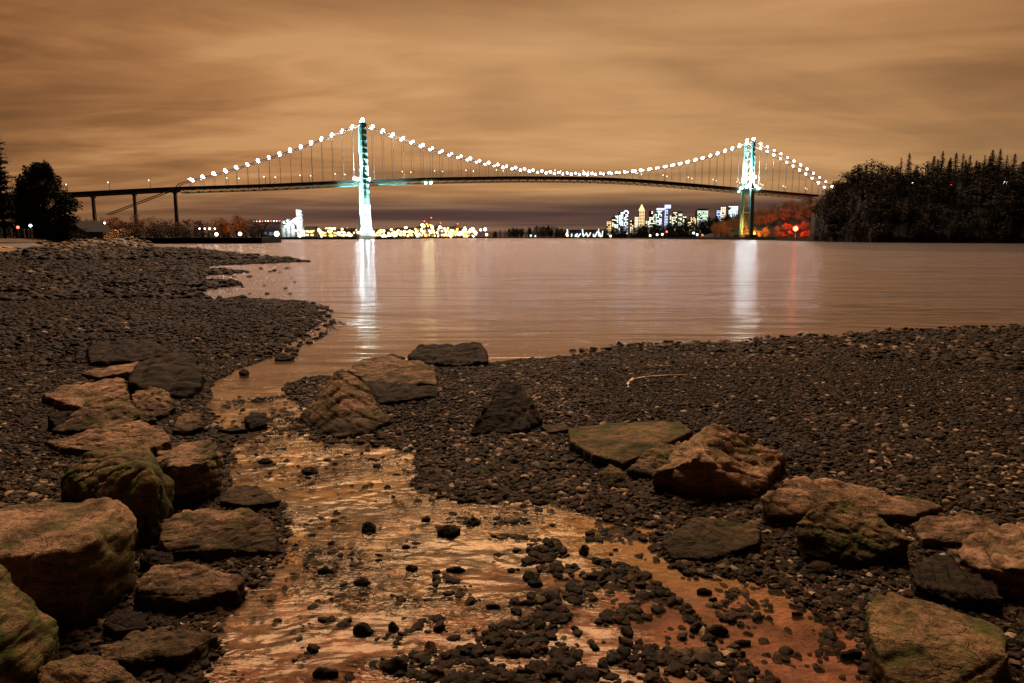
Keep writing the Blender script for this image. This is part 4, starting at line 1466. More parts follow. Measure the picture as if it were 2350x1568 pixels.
# ------------------------------------------------------------------ trees
def leafs(mb, c, n, sx, sz, size, rs):
    for _ in range(n):
        d = Vector((rs.gauss(0, 1), rs.gauss(0, 1), rs.gauss(0, 1)))
        d.normalize()
        r = rs.random() ** .45
        p = Vector(c) + Vector((d.x * sx * r, d.y * sx * r, d.z * sz * r))
        a = Vector((rs.gauss(0, 1), rs.gauss(0, 1), rs.gauss(0, .7))).normalized() * size * rs.uniform(.6, 1.3)
        b = Vector((rs.gauss(0, 1), rs.gauss(0, 1), rs.gauss(0, .7))).normalized() * size * rs.uniform(.5, 1.0)
        mb.add([p - a * .5, p + a * .5, p + b], [(0, 1, 2)])


def conifer(seed, mat, n_whorl=15, per=8, detail=10, droop=-.15, gap=0.0, wide=.20, fill=0):
    """unit-height conifer: trunk mesh, crown mesh"""
    rs = random.Random(seed)
    tk, cr = MB(), MB()
    lean = Vector((rs.uniform(-.02, .02), rs.uniform(-.02, .02), 1))
    tk.bar((0, 0, 0), lean * .55, .016, .009, 6)
    tk.bar(lean * .55, lean * .99, .009, .002, 5)
    z = .12 + gap
    while z < .99:
        f = (1 - z) ** .8
        rad = wide * f * rs.uniform(.65, 1.15) + .008
        c = lean * z
        for k in range(max(3, int(per * (.5 + f)))):
            a = rs.uniform(0, 6.283)
            L = rad * rs.uniform(.55, 1.1)
            tip = c + Vector((math.cos(a) * L, math.sin(a) * L, L * droop + rs.uniform(-.01, .01)))
            tk.bar(c, c + (tip - c) * .8, .0025, .001, 3)
            for q in range(detail):
                s_ = (q + rs.random()) / detail
                p = c + (tip - c) * s_ + Vector((rs.gauss(0, .006), rs.gauss(0, .006), rs.gauss(0, .004)))
                w_ = (.016 + L * .24) * (1.15 - s_ * .6)
                d1 = Vector((rs.uniform(-1, 1), rs.uniform(-1, 1), rs.uniform(-.45, .25))) * w_
                d2 = Vector((rs.uniform(-1, 1), rs.uniform(-1, 1), rs.uniform(-.45, .25))) * w_
                cr.add([p, p + d1, p + d2], [(0, 1, 2)])
        if fill:
            leafs(cr, c, fill, rad * .50, .028, .034 * (.4 + f), rs)
        z += (1 - z) * .05 + .014 + rs.uniform(0, .012)
    leafs(cr, lean * .985, 8, .008, .02, .014, rs)
    return tk, cr


def broadleaf(seed, n_leaf=700, size=.05, wide=.42, low=.22, clumps=16, fill=1.0):
    rs = random.Random(seed)
    tk, cr = MB(), MB()
    tk.bar((0, 0, 0), (0, 0, .35), .028, .02, 6)
    for k in range(clumps):
        a = rs.uniform(0, 6.283)
        zz = low + (1 - low - .1) * ((k + .5) / clumps)
        prof = math.sin(math.pi * min(1, max(0.08, (zz - low * .6) / (1.02 - low * .6)))) ** .6
        rr0 = wide * prof * rs.uniform(.25, .75)
        c = Vector((math.cos(a) * rr0, math.sin(a) * rr0, zz))
        s0 = Vector((0, 0, max(.1, zz * .5)))
        tk.bar(s0, c, .011, .004, 4)
        for _ in range(3):
            e = c + Vector((rs.gauss(0, .07), rs.gauss(0, .07), rs.gauss(.03, .06)))
            tk.bar(c, e, .004, .0015, 3)
        leafs(cr, c, n_leaf // clumps, wide * .40 * fill, .13 * fill, size, rs)
    return tk, cr


def bare(seed, twig=350, wide=.36):
    rs = random.Random(seed)
    tk, cr = MB(), MB()

    def grow(p, d, L, r, lv):
        q = p + d * L
        tk.bar(p, q, r, r * .65, 4 if lv < 2 else 3)
        if lv >= 4:
            for _ in range(5):
                e = q + Vector((rs.gauss(0, 1), rs.gauss(0, 1), rs.gauss(.4, 1))).normalized() * rs.uniform(.03, .08)
                cr.bar(q, e, .0035, .001, 3)
            return
        for _ in range(3):
            nd = (d + Vector((rs.gauss(0, .5), rs.gauss(0, .5), rs.gauss(.10, .25)))).normalized()
            grow(q, nd, L * rs.uniform(.6, .85), r * .6, lv + 1)
    grow(Vector((0, 0, 0)), Vector((0, 0, 1)), .30, .020, 0)
    return tk, cr


def tree_protos(fn, mats, n, **kw):
    out = []
    for k in range(n):
        tk, cr = fn(k * 13 + 5, **kw)
        out.append((tk.mesh('trunk', mats[0]), cr.mesh('crown', mats[1])))
    return out


def place_tree(name, proto, loc, h, label, group, wide=1.0, rz=None, cat='tree'):
    e = empty(name, loc, label, cat, group)
    rz = random.uniform(0, 6.28) if rz is None else rz
    for nm, me in (('trunk', proto[0]), ('crown', proto[1])):
        ob(nm, me, e, loc, (0, 0, rz), (h * wide, h * wide, h))
    return e


def forest_stuff(name, protos, items, label, mat):
    """many trees joined into one object: items = (loc, h, wide)"""
    Vs, Fs, b = [], [], 0
    cache = []
    for tk, cr in protos:
        V_ = np.array(tk.v + cr.v)
        off = len(tk.v)
        F_ = []
        for q in tk.f:
            F_ += [q] if len(q) == 3 else [(q[0], q[i], q[i + 1]) for i in range(1, len(q) - 1)]
        F_ += [tuple(i + off for i in q) for q in cr.f]
        cache.append((V_, np.array(F_)))
    for loc, h, wd in items:
        V_, F_ = cache[random.randrange(len(cache))]
        a = random.uniform(0, 6.28)
        R = np.array([[math.cos(a), -math.sin(a), 0], [math.sin(a), math.cos(a), 0], [0, 0, 1]])
        Q = (V_ @ R.T) * np.array([h * wd, h * wd, h]) + np.array(loc)
        Vs.append(Q)
        Fs.append(F_ + b)
        b += len(Q)
    o = ob(name, np_mesh(name, np.concatenate(Vs), np.concatenate(Fs), mat))
    return tag(o, label, kind='stuff')


# headland forest: ridge trees one by one, the slope as one mass
con = tree_protos(conifer, (M['bark'], M['needle']), 5, mat=None, per=10, detail=8, wide=.30, fill=16)
con_sparse = tree_protos(conifer, (M['bark'], M['needle_brown']), 3, mat=None, per=6, detail=8, gap=.15, wide=.24, fill=6)
rnd = tree_protos(broadleaf, (M['bark'], M['needle_brown']), 3, n_leaf=900, size=.055)
# (pixel x, pixel y of the tip, kind)
RT = [(1958, 388, 'r'), (1985, 372, 'r'), (2008, 366, 'r'), (2032, 376, 'r'), (1972, 378, 'c'), (2088, 352, 'c'), (2070, 362, 's'), (2045, 382, 'c'), (2125, 372, 'r'), (2142, 358, 'c'), (2165, 347, 'c'), (2155, 365, 'c'),
      (2185, 362, 'c'), (2196, 350, 'c'), (2210, 352, 's'), (2228, 356, 'c'), (2218, 366, 'c'), (2250, 372, 'c'), (2262, 356, 's'), (2282, 344, 'c'), (2298, 342, 'c'), (2274, 358, 'c'), (2312, 356, 's'), (2330, 352, 'c'), (2345, 372, 'c'),
      (2365, 352, 'c'), (2390, 346, 'c'), (2420, 352, 's'), (1925, 415, 'r'), (1945, 408, 'c'), (2106, 378, 'c'), (2240, 368, 'c'), (1898, 432, 'r'), (2133, 370, 's'), (2178, 368, 'c'), (2450, 345, 'c'), (2060, 384, 'c')]
ORD = 'first second third fourth fifth sixth seventh eighth ninth tenth eleventh twelfth thirteenth fourteenth fifteenth sixteenth seventeenth eighteenth nineteenth twentieth twenty-first twenty-second twenty-third twenty-fourth twenty-fifth twenty-sixth'.split()
rank = {}
for kd in 'csr':
    for j, (x, y) in enumerate(sorted((a, b) for a, b, c in RT if c == kd)):
        rank[(x, y)] = ORD[j]
for i, (x, y, kd) in enumerate(RT):
    s_ = 1.05 + (i % 3) * .03
    f = G(x, shore_y(x))
    Y = f.y + 75
    tip = D(x, y, Y)
    gz = D(x, ridge_y(x), Y).z - 1
    pr = {'c': con, 's': con_sparse, 'r': rnd}[kd]
    h = tip.z - gz + 2
    lab = {'c': 'dark pointed conifer on the headland ridge', 's': 'thin sparse conifer on the headland ridge',
           'r': 'rounded bushy tree on the headland ridge'}[kd] + ', ' + rank[(x, y)] + ' of its kind from the bridge side'
    place_tree('ridge_tree', pr[i % len(pr)], (tip.x, Y, gz - 2), h, lab, 'trees on the headland ridge: ' + {'c': 'pointed', 's': 'sparse', 'r': 'rounded'}[kd], (1.2 + .5 * ((i * 7) % 5) / 4) if kd == 'c' else (1.3 if kd == 's' else 1.2))

cp_low = [conifer(40 + k, None, per=6, detail=4, wide=.22) for k in range(4)] + [broadleaf(60 + k, 260, .085, .42, .15, 9) for k in range(3)]
items = []
for k in range(1700):
    x = random.uniform(1872, 2900) if k > 160 else random.uniform(1868, 1920)
    s_ = random.random() ** 1.15
    p = hill_pt(x, s_)
    j = min(int(s_ * NS), NS)
    h = random.uniform(4.5, 9.0) if s_ < .7 else random.choice([3, 3.5, 4.5, 5.5, 7.0, 8.5])
    if x < 1900:
        h *= .8
    items.append(((p.x + random.uniform(-2, 2), p.y + random.uniform(-2, 2), p.z - 1.0), h, random.uniform(1.2, 1.9)))
M['needle_grey'] = mat_plain('bare_wood_haze', (0.036, 0.028, 0.019), 0.9, 0, 0.7, 0.15)
forest_stuff('headland_forest', cp_low[:4] + cp_low[:1], items[::2] + items[1::4], 'dark mass of conifers covering the headland slope', M['needle'])
forest_stuff('headland_forest', cp_low[4:], items[3::4], 'greyish bare-branched trees mixed through the headland forest', M['needle_grey'])

# park woods across the inlet
def strip(name, x0, x1, n, ybase, topfn, Y, label, mat, hvar=.25):
    items = []
    for k in range(n):
        x = random.uniform(x0, x1)
        yy = Y * random.uniform(.96, 1.10)
        g = D(x, 545, yy)
        top = D(x, topfn(x) + random.uniform(-1, 5), yy).z
        h = max(4, (top - 1.5) * random.uniform(1 - hvar, 1.0))
        items.append(((g.x, yy, 1.0), h, random.uniform(.5, .9) * min(1.0, 24 / h)))
    return forest_stuff(name, cp_low, items, label, mat)


tf = lambda pts: (lambda x: float(np.interp(x, [a for a, b in pts], [b for a, b in pts])))
strip('distant_woodland', 1128, 1300, 170, 547, tf([(1120, 530), (1170, 520), (1220, 516), (1260, 514), (1300, 522)]), 1700, 'dark line of distant trees between the port and the marina', M['needle'])
strip('distant_woodland', 1290, 1400, 60, 547, tf([(1290, 530), (1400, 526)]), 2100, 'low dark trees behind the lit marina building', M['needle'])
strip('park_woodland', 1385, 1720, 420, 548, tf([(1385, 520), (1450, 514), (1520, 508), (1580, 505), (1620, 494), (1660, 484), (1700, 474), (1720, 470)]), 1150, 'dark park woodland under the city skyline', M['needle'])
# rising ground behind the far tower with autumn trees lit by shore lamps
gx = [(1600, 549), (1650, 520), (1720, 498), (1780, 482), (1840, 470), (1900, 462)]
bv, bf = [], []
NX = 24
for i in range(NX):
    x = 1600 + 330 * i / (NX - 1)
    for j in range(8):
        Y = 800 + j * 14
        zt = D(x, tf([(1600, 545), (1680, 522), (1740, 500), (1800, 484), (1870, 472), (1930, 470)])(x), 880).z
        z = 1.5 + max(0, zt - 1.5) * min(1, (j / 6)) ** .8
        p = D(x, 500, Y)
        bv.append((p.x, Y, z))
for i in range(NX - 1):
    for j in range(7):
        a = i * 8 + j
        bf.append((a, a + 8, a + 9, a + 1))
bluff = part('bluff', bv, bf, M['soil'], None, True)
tag(bluff, 'rising ground behind the far bridge tower', kind='structure')
org = tree_protos(broadleaf, (M['bark_orange'], M['leaf_orange']), 4, n_leaf=1100, size=.038, wide=.38, clumps=20)
k = 0
for j in (7, 6, 5, 4, 3, 1, 0):
    for i in range(13):
        x = 1648 + (i + (j % 2) * .5) * 18 + random.uniform(-5, 5)
        if j <= 1 and 1688 < x < 1720:
            continue
        if x > (1900 if j > 4 else 1866):
            continue
        ii = int((x - 1600) / 330 * (NX - 1))
        p = Vector(bv[ii * 8 + j])
        h = random.uniform(9, 15) * (1.0 if j > 2 else .8)
        lab = ('autumn tree glowing red-orange ' + ('low by the water' if j < 3 else 'half way up the bluff' if j < 6 else 'high on the bluff') + (' left of' if x < 1826 else ' right of') + ' the red light') if x > 1800 else ('orange-brown autumn tree ' + ('low' if j < 3 else 'half way up' if j < 6 else 'high') + ' on the bluff, ' + ('just behind' if x < 1765 else 'right of') + ' the amber lamp' if x > 1740 else 'dim autumn tree ' + ('low' if j < 3 else 'half way up' if j < 6 else 'high') + (' left of' if x < 1706 else ' right of') + ' the legs of the far tower')
        place_tree('autumn_tree', org[k % 4], (p.x, p.y, p.z - .5), h, lab, 'autumn trees on the bluff behind the far tower', 1.5)
        k += 1

# shore lamps under the far tower
def mast_lamp(name, loc, h, r, em, label, group=None, cat='lamp', pole_r=.12):
    e = empty(name, loc, label, cat, group)
    m_ = MB()
    m_.bar(loc, Vector(loc) + Vector((0, 0, h)), pole_r, pole_r * .7, 5)
    m_.build('post', M['pole'], e)
    b_ = MB()
    b_.ball(Vector(loc) + Vector((0, 0, h)), r, 7, 5)
    b_.build('lamp_head', E[em], e, True)
    return e


p = D(1730, 536, 792)
mast_lamp('shore_lamp', (p.x, p.y, 1.5), p.z - 1.5, 2.0, 'orange', 'bright amber lamp on the shore right of the far tower', pole_r=.3)
point('amber_light', (p.x, p.y + 1, p.z + 3), 1.3e5, (1, .42, .08), 2)
p = D(1826, 525, 796)
mast_lamp('beacon_light', (p.x, p.y, 1.5), p.z - 1.5, 2.8, 'red', 'bright red navigation light on the shore beneath the autumn trees', pole_r=.5)
point('red_light', (p.x, p.y - 3, p.z + 3), 1.6e5, (1, .05, .02), 2)

# ------------------------------------------------------------------ headland lights among the trees
for x, y, em, r, lab in ((2308, 420, 'pinkwhite', .75, 'brightest pinkish road lamp high among the headland trees'), (2183, 424, 'redsmall', .4, 'small reddish road lamp half way along the headland'),
                         (2094, 421, 'pinkwhite', .38, 'faint white road lamp near the left end of the headland'), (2349, 420, 'redsmall', .6, 'red road lamp at the right edge of the headland')):
    Y = G(x, shore_y(x)).y + 45
    p = D(x, y, Y)
    mast_lamp('road_lamp', (p.x, p.y, p.z - 7), 7, r, em, lab, 'road lamps among the headland trees')

# ------------------------------------------------------------------ city skyline
def tower_block(x0, x1, ytop, em, label, Y=3600, cap=None, seed=0, dens=.6, group='lit towers of the city skyline', ybase=520):
    rs = random.Random(seed * 31 + 7)
    dens = min(.97, dens + .15)
    a, b = D(x0, ybase, Y), D(x1, ybase, Y)
    w_ = b.x - a.x
    cx = (a.x + b.x) / 2
    H = D((x0 + x1) / 2, ytop, Y).z
    dpt = max(w_ * .8, 16)
    e = empty('office_tower', (cx, Y, 2), label, 'building', group)
    m_ = MB()
    shaft = H if cap is None else H - cap[1]
    m_.box((cx, Y + dpt / 2, shaft / 2 + 1), (w_, dpt, shaft - 2))
    m_.build('wall', M['wall_dark'], e)
    if cap and cap[0] == 'spire':
        c = MB()
        c.hexa([(cx - w_ * .5, Y, shaft), (cx + w_ * .5, Y, shaft), (cx + w_ * .5, Y + dpt, shaft), (cx - w_ * .5, Y + dpt, shaft)],
               [(cx - 1, Y + dpt / 2 - 1, H), (cx + 1, Y + dpt / 2 - 1, H), (cx + 1, Y + dpt / 2 + 1, H), (cx - 1, Y + dpt / 2 + 1, H)])
        c.build('roof', E[em], e)
    if cap and cap[0] == 'sign':
        c = MB()
        c.box((cx + w_ * .35, Y - 2, H - cap[1] * .45), (w_ * 1.7, 3, cap[1] * .8))
        c.build('lit_crown', E[em], e)
    if cap and cap[0] == 'arch':
        c = MB()
        pts = [Vector((cx + w_ * .5 * math.cos(q), Y, shaft + cap[1] * math.sin(q))) for q in np.linspace(math.pi, 0, 8)]
        c.tube(pts, 3.2, 5)
        c.build('lit_crown', E['win_cool'], e)
    if cap and cap[0] == 'wedge':
        c = MB()
        c.hexa([(cx - w_ * .5, Y, shaft), (cx + w_ * .5, Y, shaft), (cx + w_ * .5, Y + dpt, shaft), (cx - w_ * .5, Y + dpt, shaft)],
               [(cx - w_ * .5, Y, H), (cx + w_ * .5, Y, H), (cx + w_ * .5, Y + dpt, H), (cx - w_ * .5, Y + dpt, H)])
        c.build('penthouse', M['wall_pale'], e)
    wn = MB()
    rows = max(3, int((shaft - 20) / 7.5))
    cols = max(2, int(w_ / 7.0))
    for r_ in range(rows):
        if rs.random() > dens + .25:
            continue
        for c_ in range(cols):
            if rs.random() < dens:
                wx = cx - w_ / 2 + (c_ + .5) * w_ / cols
                wz = 18 + (r_ + .5) * (shaft - 20) / rows
                wn.box((wx, Y - .35, wz), (w_ / cols * .72, .5, 4.6))
    if wn.v:
        wn.build('window', E[em], e, kind='stuff')
    return e


CITY = [
    (1392, 1403, 507, 'win_gold', 'low golden-lit block at the left end of the skyline', None, .7), (1404, 1413, 499, 'win_warm', 'short warm block beside the golden one', None, .5),
    (1411, 1419, 494, 'win_cool', 'slim cool-lit block left of the arched tower', None, .5), (1420, 1430, 486, 'win_cool', 'broad tower with white lit upper floors left of the arched crown', None, .7),
    (1431, 1441, 484, 'win_cool', 'tower with a rounded white lit crown', ('arch', 14), .6), (1446, 1454, 505, 'win_warm', 'low block between the rounded crown and the spired tower', None, .6),
    (1456, 1465, 497, 'win_warm', 'warm block just left of the golden spired tower', None, .8), (1466, 1479, 469, 'win_gold', 'tallest golden tower with a lit pointed spire', ('spire', 34), .9),
    (1481, 1490, 506, 'win_green', 'low greenish block right of the spired tower', None, .6), (1489, 1498, 484, 'win_warm', 'slender tower with scattered warm windows', None, .5),
    (1498, 1507, 490, 'win_green', 'greenish tower in the middle of the skyline', None, .7), (1506, 1518, 478, 'win_cool', 'tower with a bright blue-white top band', ('sign', 12), .55),
    (1524, 1532, 470, 'win_blue', 'blue-white lit tower with an overhanging bright crown', ('sign', 22), .95), (1536, 1545, 494, 'win_green', 'green-lit block right of the blue-white tower', None, .7),
    (1544, 1553, 486, 'win_warm', 'warm tower with a stepped top', None, .5), (1556, 1565, 486, 'win_green', 'pale green tower toward the right of the skyline', None, .5),
    (1566, 1575, 496, 'win_warm', 'short block with a few scattered lights toward the right', None, .5), (1577, 1585, 505, 'win_warm', 'lowest dim block before the orange one', None, .4),
    (1584, 1597, 497, 'win_gold', 'wide orange-lit block left of the pale green slab', None, .7), (1599, 1624, 479, 'win_green', 'wide slab tower with pale green lit face', ('wedge', 8), .75),
    (1643, 1653, 482, 'win_blue', 'violet-blue lit block above the dark park', None, .9), (1652, 1664, 474, 'win_warm', 'pinkish tower above the park trees', None, .7),
    (1670, 1676, 472, 'win_cool', 'thin tower left of the bright white slab', None, .7), (1676, 1692, 472, 'win_cool', 'bright white slab nearest the far bridge tower', None, .95),
]
for i, (x0, x1, yt, em, lab, cap, dn) in enumerate(CITY):
    tower_block(x0, x1, yt, em, lab, 3600 + (i % 4) * 60, cap, i, dn)

# ------------------------------------------------------------------ marina building and boats' masts
e = empty('marina_building', D(1340, 547, 1900), 'long waterfront building with white lit slanted columns left of the city', 'building')
a, b = D(1296, 547, 1900), D(1388, 547, 1900)
mm_ = MB()
mm_.box(((a.x + b.x) / 2, 1915, 12), (b.x - a.x, 26, 22))
mm_.build('wall', M['wall_dark'], e)
rs = random.Random(5)
for k in range(15):
    x = a.x + (b.x - a.x) * (k + .5) / 15
    z1 = rs.uniform(10, 26)
    c = MB()
    c.bar((x - rs.uniform(-5, 5), 1900, rs.uniform(3, 8)), (x + rs.uniform(-5, 5), 1898, z1), 1.5, 1.2, 5)
    c.build('lit_column', E[rs.choice(['win_cool', 'win_cool', 'win_warm', 'win_green'])], e)
for x, y, em, lab in ((1218, 541, 'win_cool', 'small white lamp on the shore left of the marina'), (1228, 542, 'win_cool', 'second small white lamp left of the marina'), (1302, 541, 'yellow', 'warm low lamp at the left end of the marina'),
                      (1395, 538, 'cool', 'white lamp cluster right of the marina'), (1401, 542, 'gold', 'yellowish lamp at the shore right of the marina'), (1492, 541, 'gold', 'faint golden lamp on the park shore'),
                      (1508, 539, 'pinkwhite', 'pinkish lamp low on the park shore'), (1520, 538, 'pinkwhite', 'pink-white lamp beside the low pavilion'), (1530, 532, 'redsmall', 'red-rimmed lamp over the low pavilion'),
                      (1592, 535, 'cool', 'bluish white lamp in the park trees'), (1600, 539, 'pinkwhite', 'lamp at the centre of the park shore cluster'), (1612, 540, 'redsmall', 'small red lamp in the park shore cluster'),
                      (1622, 541, 'cool', 'tiny white lamp right of the park cluster'), (1633, 541, 'cool', 'last tiny white lamp before the autumn trees')):
    Y = 1060 if x > 1400 else 1650
    p = D(x, y, Y)
    mast_lamp('shore_lamp', (p.x, p.y, 1.5), max(2, p.z - 1.5), 1.5 * Y / 1100 * (.6 if 'tiny' in lab else 1), em, lab, 'small lamps along the park shore')

# ------------------------------------------------------------------ port on the near shore
def port_box(x0, x1, ytop, Y, mat, em, label, group=None, roof=0.0, rows=2):
    a, b = D(x0, 545, Y), D(x1, 545, Y)
    z1 = D((x0 + x1) / 2, ytop, Y).z
    w_ = b.x - a.x
    cx = (a.x + b.x) / 2
    e = empty('warehouse', (cx, Y, 2), label, 'building', group)
    m_ = MB()
    m_.box((cx, Y + 10, (z1 + 2) / 2), (w_, 20, z1 - 2))
    m_.build('wall', M[mat], e)
    r_ = MB()
    rh = max(1.5, (z1) * .18)
    r_.add([(cx - w_ / 2 - 1, Y - 1, z1), (cx + w_ / 2 + 1, Y - 1, z1), (cx + w_ / 2 + 1, Y + 21, z1), (cx - w_ / 2 - 1, Y + 21, z1), (cx - w_ / 2 - 1, Y + 10, z1 + rh), (cx + w_ / 2 + 1, Y + 10, z1 + rh)],
           [(0, 1, 5, 4), (2, 3, 4, 5), (0, 4, 3), (1, 2, 5), (3, 2, 1, 0)])
    r_.build('roof', M['roof_dark'], e)
    n = max(2, int(w_ / 8))
    wn = MB()
    for rr_i in range(rows):
        for k in range(n):
            if random.random() < .75:
                wn.box((cx - w_ / 2 + (k + .5) * w_ / n, Y - .3, 3 + (z1 - 5) * (rr_i + .5) / rows), (w_ / n * .6, .5, max(1.2, (z1 - 4) / rows * .5)))
    if wn.v:
        wn.build('window', E[em], e, kind='stuff')


port_box(575, 642, 513, 1050, 'wall_pale', 'win_dim', 'long bluish warehouse left of the white-lit loading tower', None)
dots = random.Random(3)
for k in range(12):
    p = D(583 + k * 6.5, 508.5 - k * .15, 1045)
    mast_lamp('roof_lamp', (p.x, p.y, p.z - 3), 3, .75, 'redsmall' if k % 3 == 0 else 'pinkwhite', 'small pale lamp in the row above the bluish warehouse', 'row of lamps above the bluish warehouse')
port_box(655, 676, 522, 1000, 'wall_pale', 'win_cool', 'white-lit shed at the foot of the loading tower')
port_box(700, 722, 524, 1100, 'wall_pale', 'win_gold', 'shed with yellow windows right of the loading tower')
port_box(740, 775, 529, 1300, 'wall_dark', 'win_gold', 'low amber-lit shed left of the near bridge tower')
port_box(780, 812, 527, 1350, 'wall_dark', 'win_warm', 'low warm-lit shed touching the near bridge tower')
port_box(862, 905, 529, 1500, 'wall_dark', 'win_gold', 'amber-lit shed just right of the near bridge tower')
port_box(908, 950, 526, 1600, 'wall_dark', 'win_warm', 'long shed with warm windows among the port lamps')
port_box(955, 1000, 524, 1600, 'wall_pale', 'win_gold', 'pale shed below the red port cranes')
port_box(1003, 1050, 524, 1700, 'wall_pale', 'win_warm', 'shed with two bright rows at the right of the port')
port_box(1052, 1088, 527, 1800, 'wall_dark', 'win_gold', 'last amber-lit shed of the port')
# white floodlit loading tower with a sloping conveyor
Y = 980
e = empty('loading_tower', D(688, 546, Y), 'tall white floodlit loading tower with a sloping conveyor at the port', 'tower')
a, b = D(683, 540, Y), D(693, 540, Y)
zt = D(688, 482, Y).z
fr_ = MB()
for x in (a.x, b.x):
    for y_ in (Y, Y + 6):
        fr_.bar((x, y_, 2), (x, y_, zt), .55)
hgt = np.linspace(3, zt, 8)
for z0, z1 in zip(hgt[:-1], hgt[1:]):
    fr_.bar((a.x, Y, z0), (b.x, Y, z1), .4)
    fr_.bar((b.x, Y, z0), (a.x, Y, z1), .4)
    fr_.bar((a.x, Y, z1), (b.x, Y, z1), .4)
fr_.build('frame', M['wall_pale'], e)
hd = MB()
hd.box(((a.x + b.x) / 2, Y + 3, zt - 3), ((b.x - a.x) * 1.25, 8, 7))
hd.build('head_house', M['wall_pale'], e)
cv = MB()
q0, q1 = D(655, 517, Y), D(684, 500, Y)
cv.hexa([(q0.x, Y, q0.z - 2), (q1.x, Y, q1.z - 2), (q1.x, Y + 4, q1.z - 2), (q0.x, Y + 4, q0.z - 2)], [(q0.x, Y, q0.z + 2), (q1.x, Y, q1.z + 2), (q1.x, Y + 4, q1.z + 2), (q0.x, Y + 4, q0.z + 2)])
cv.build('conveyor', M['wall_pale'], e)
sl = MB()
for x, y in ((650, 514), (664, 508), (671, 520), (660, 525), (676, 504)):
    q = D(x, y, Y + 2)
    sl.add([], [])
silo_x = [(651, 506), (662, 503), (673, 506)]
for x, yt in silo_x:
    s_ = MB()
    q = D(x, 540, Y + 12)
    z1 = D(x, yt, Y + 12).z
    s_.bar((q.x, q.y, 2), (q.x, q.y, z1), 3.6, 3.6, 12)
    s_.build('silo', M['wall_pale'], e, True)
lampset = [(689, 485), (686, 493), (690, 500), (652, 511), (660, 507), (668, 510), (674, 505), (679, 512), (664, 516), (688, 509), (684, 520), (672, 520), (655, 520), (687, 527), (678, 530)]
for x, y in lampset:
    q = D(x, y, Y - 3)
    b_ = MB()
    b_.ball(q, 1.35, 7, 5)
    b_.build('work_lamp', E['starwhite'], e, True)
for x, y, pw in ((672, 512, 3e5), (689, 505, 3e5), (668, 530, 3e5)):
    q = D(x, y, Y - 16)
    point('work_light', q, pw * 0.16, (.88, 1, 1), 2)
# star-bright white lamp on the left
p = D(635, 537, 900)
mast_lamp('yard_lamp', (p.x, p.y, 2), p.z - 2, 3.4, 'starwhite', 'dazzling white yard lamp at the left end of the port', 'tall yard lamps of the port', pole_r=.3)
p = D(740, 537, 1000)
mast_lamp('yard_lamp', (p.x, p.y, 2), p.z - 2, 2.6, 'orange', 'dazzling orange yard lamp between the loading tower and the near bridge tower', 'tall yard lamps of the port', pole_r=.3)
# ranks of port lamps
rs = random.Random(11)
env = tf([(640, 528), (700, 518), (730, 524), (820, 524), (860, 530), (900, 526), (960, 518), (985, 512), (1010, 522), (1060, 520), (1100, 524), (1140, 532)])
k = 0
for i in range(250):
    x = rs.uniform(645, 1118)
    if 822 < x < 852:
        continue
    top = env(x)
    y = top + (543 - top) * rs.random() ** .8
    Y = rs.uniform(1050, 1750)
    em = rs.choice(['yellow', 'gold', 'gold', 'orange', 'yellow'] if 700 < x < 1080 else ['gold', 'cool', 'cool', 'yellow'])
    p = D(x, y, Y)
    reg = ('high ' if y < 530 else 'low ') + ('beside the white loading tower' if x < 715 else 'between loading tower and bridge tower' if x < 780 else 'just left of the near bridge tower' if x < 822 else 'just right of the near bridge tower' if x < 920 else 'below the red cranes' if x < 1010 else 'at the right end of the port')
    cn = {'yellow': 'yellow', 'gold': 'pale gold', 'orange': 'orange', 'cool': 'cool white'}[em]
    mast_lamp('port_lamp', (p.x, p.y, 2), max(1, p.z - 2), rs.uniform(1.0, 2.7) * Y / 1150, em, f'{cn} port lamp on a mast {reg}', 'port lamps', pole_r=.25)
for x, pw, c in ((722, 0.6e5, (1, .7, .3)), (790, 0.5e5, (1, .6, .25)), (900, 0.9e5, (1, .6, .25)), (985, 1.2e5, (1, .6, .25)), (1060, 0.7e5, (1, .75, .45))):
    p = D(x, 530, 1280 if x < 850 else 1560)
    point('yard_light', (p.x, p.y - 10, 16), pw, c, 3)
# quay cranes
for i, (x, yt, lab) in enumerate(((966, 508, 'leftmost red quay crane with raised boom'), (982, 500, 'tallest red quay crane in the middle of the port'), (1003, 512, 'short red quay crane right of the tallest one'), (1042, 514, 'red quay crane at the right end of the port'))):
    Y = 1500
    p = D(x, 546, Y)
    z1 = D(x, yt, Y).z
    e = empty('quay_crane', (p.x, Y, 2), lab, 'crane', 'red quay cranes of the port')
    c = MB()
    for s in (-6, 6):
        c.bar((p.x + s, Y, 2), (p.x + s * .5, Y, z1 * .62), .7)
        c.bar((p.x + s, Y + 10, 2), (p.x + s * .5, Y + 10, z1 * .62), .7)
    c.build('frame', M['crane_red'], e)
    c = MB()
    c.bar((p.x - 3, Y, z1 * .62), (p.x + 8, Y, z1), .8, .5)
    c.bar((p.x - 3, Y, z1 * .62), (p.x - 12, Y, z1 * .60), .7)
    c.bar((p.x - 1, Y, z1 * .9), (p.x + 8, Y, z1), .3)
    c.bar((p.x - 3, Y, z1 * .62), (p.x - 1, Y, z1 * .9), .5)
    c.build('boom', M['crane_red'], e)
    b_ = MB()
    b_.ball((p.x + 8, Y, z1), 1.3, 6, 4)
    b_.build('warning_lamp', E['redsmall'], e, True)

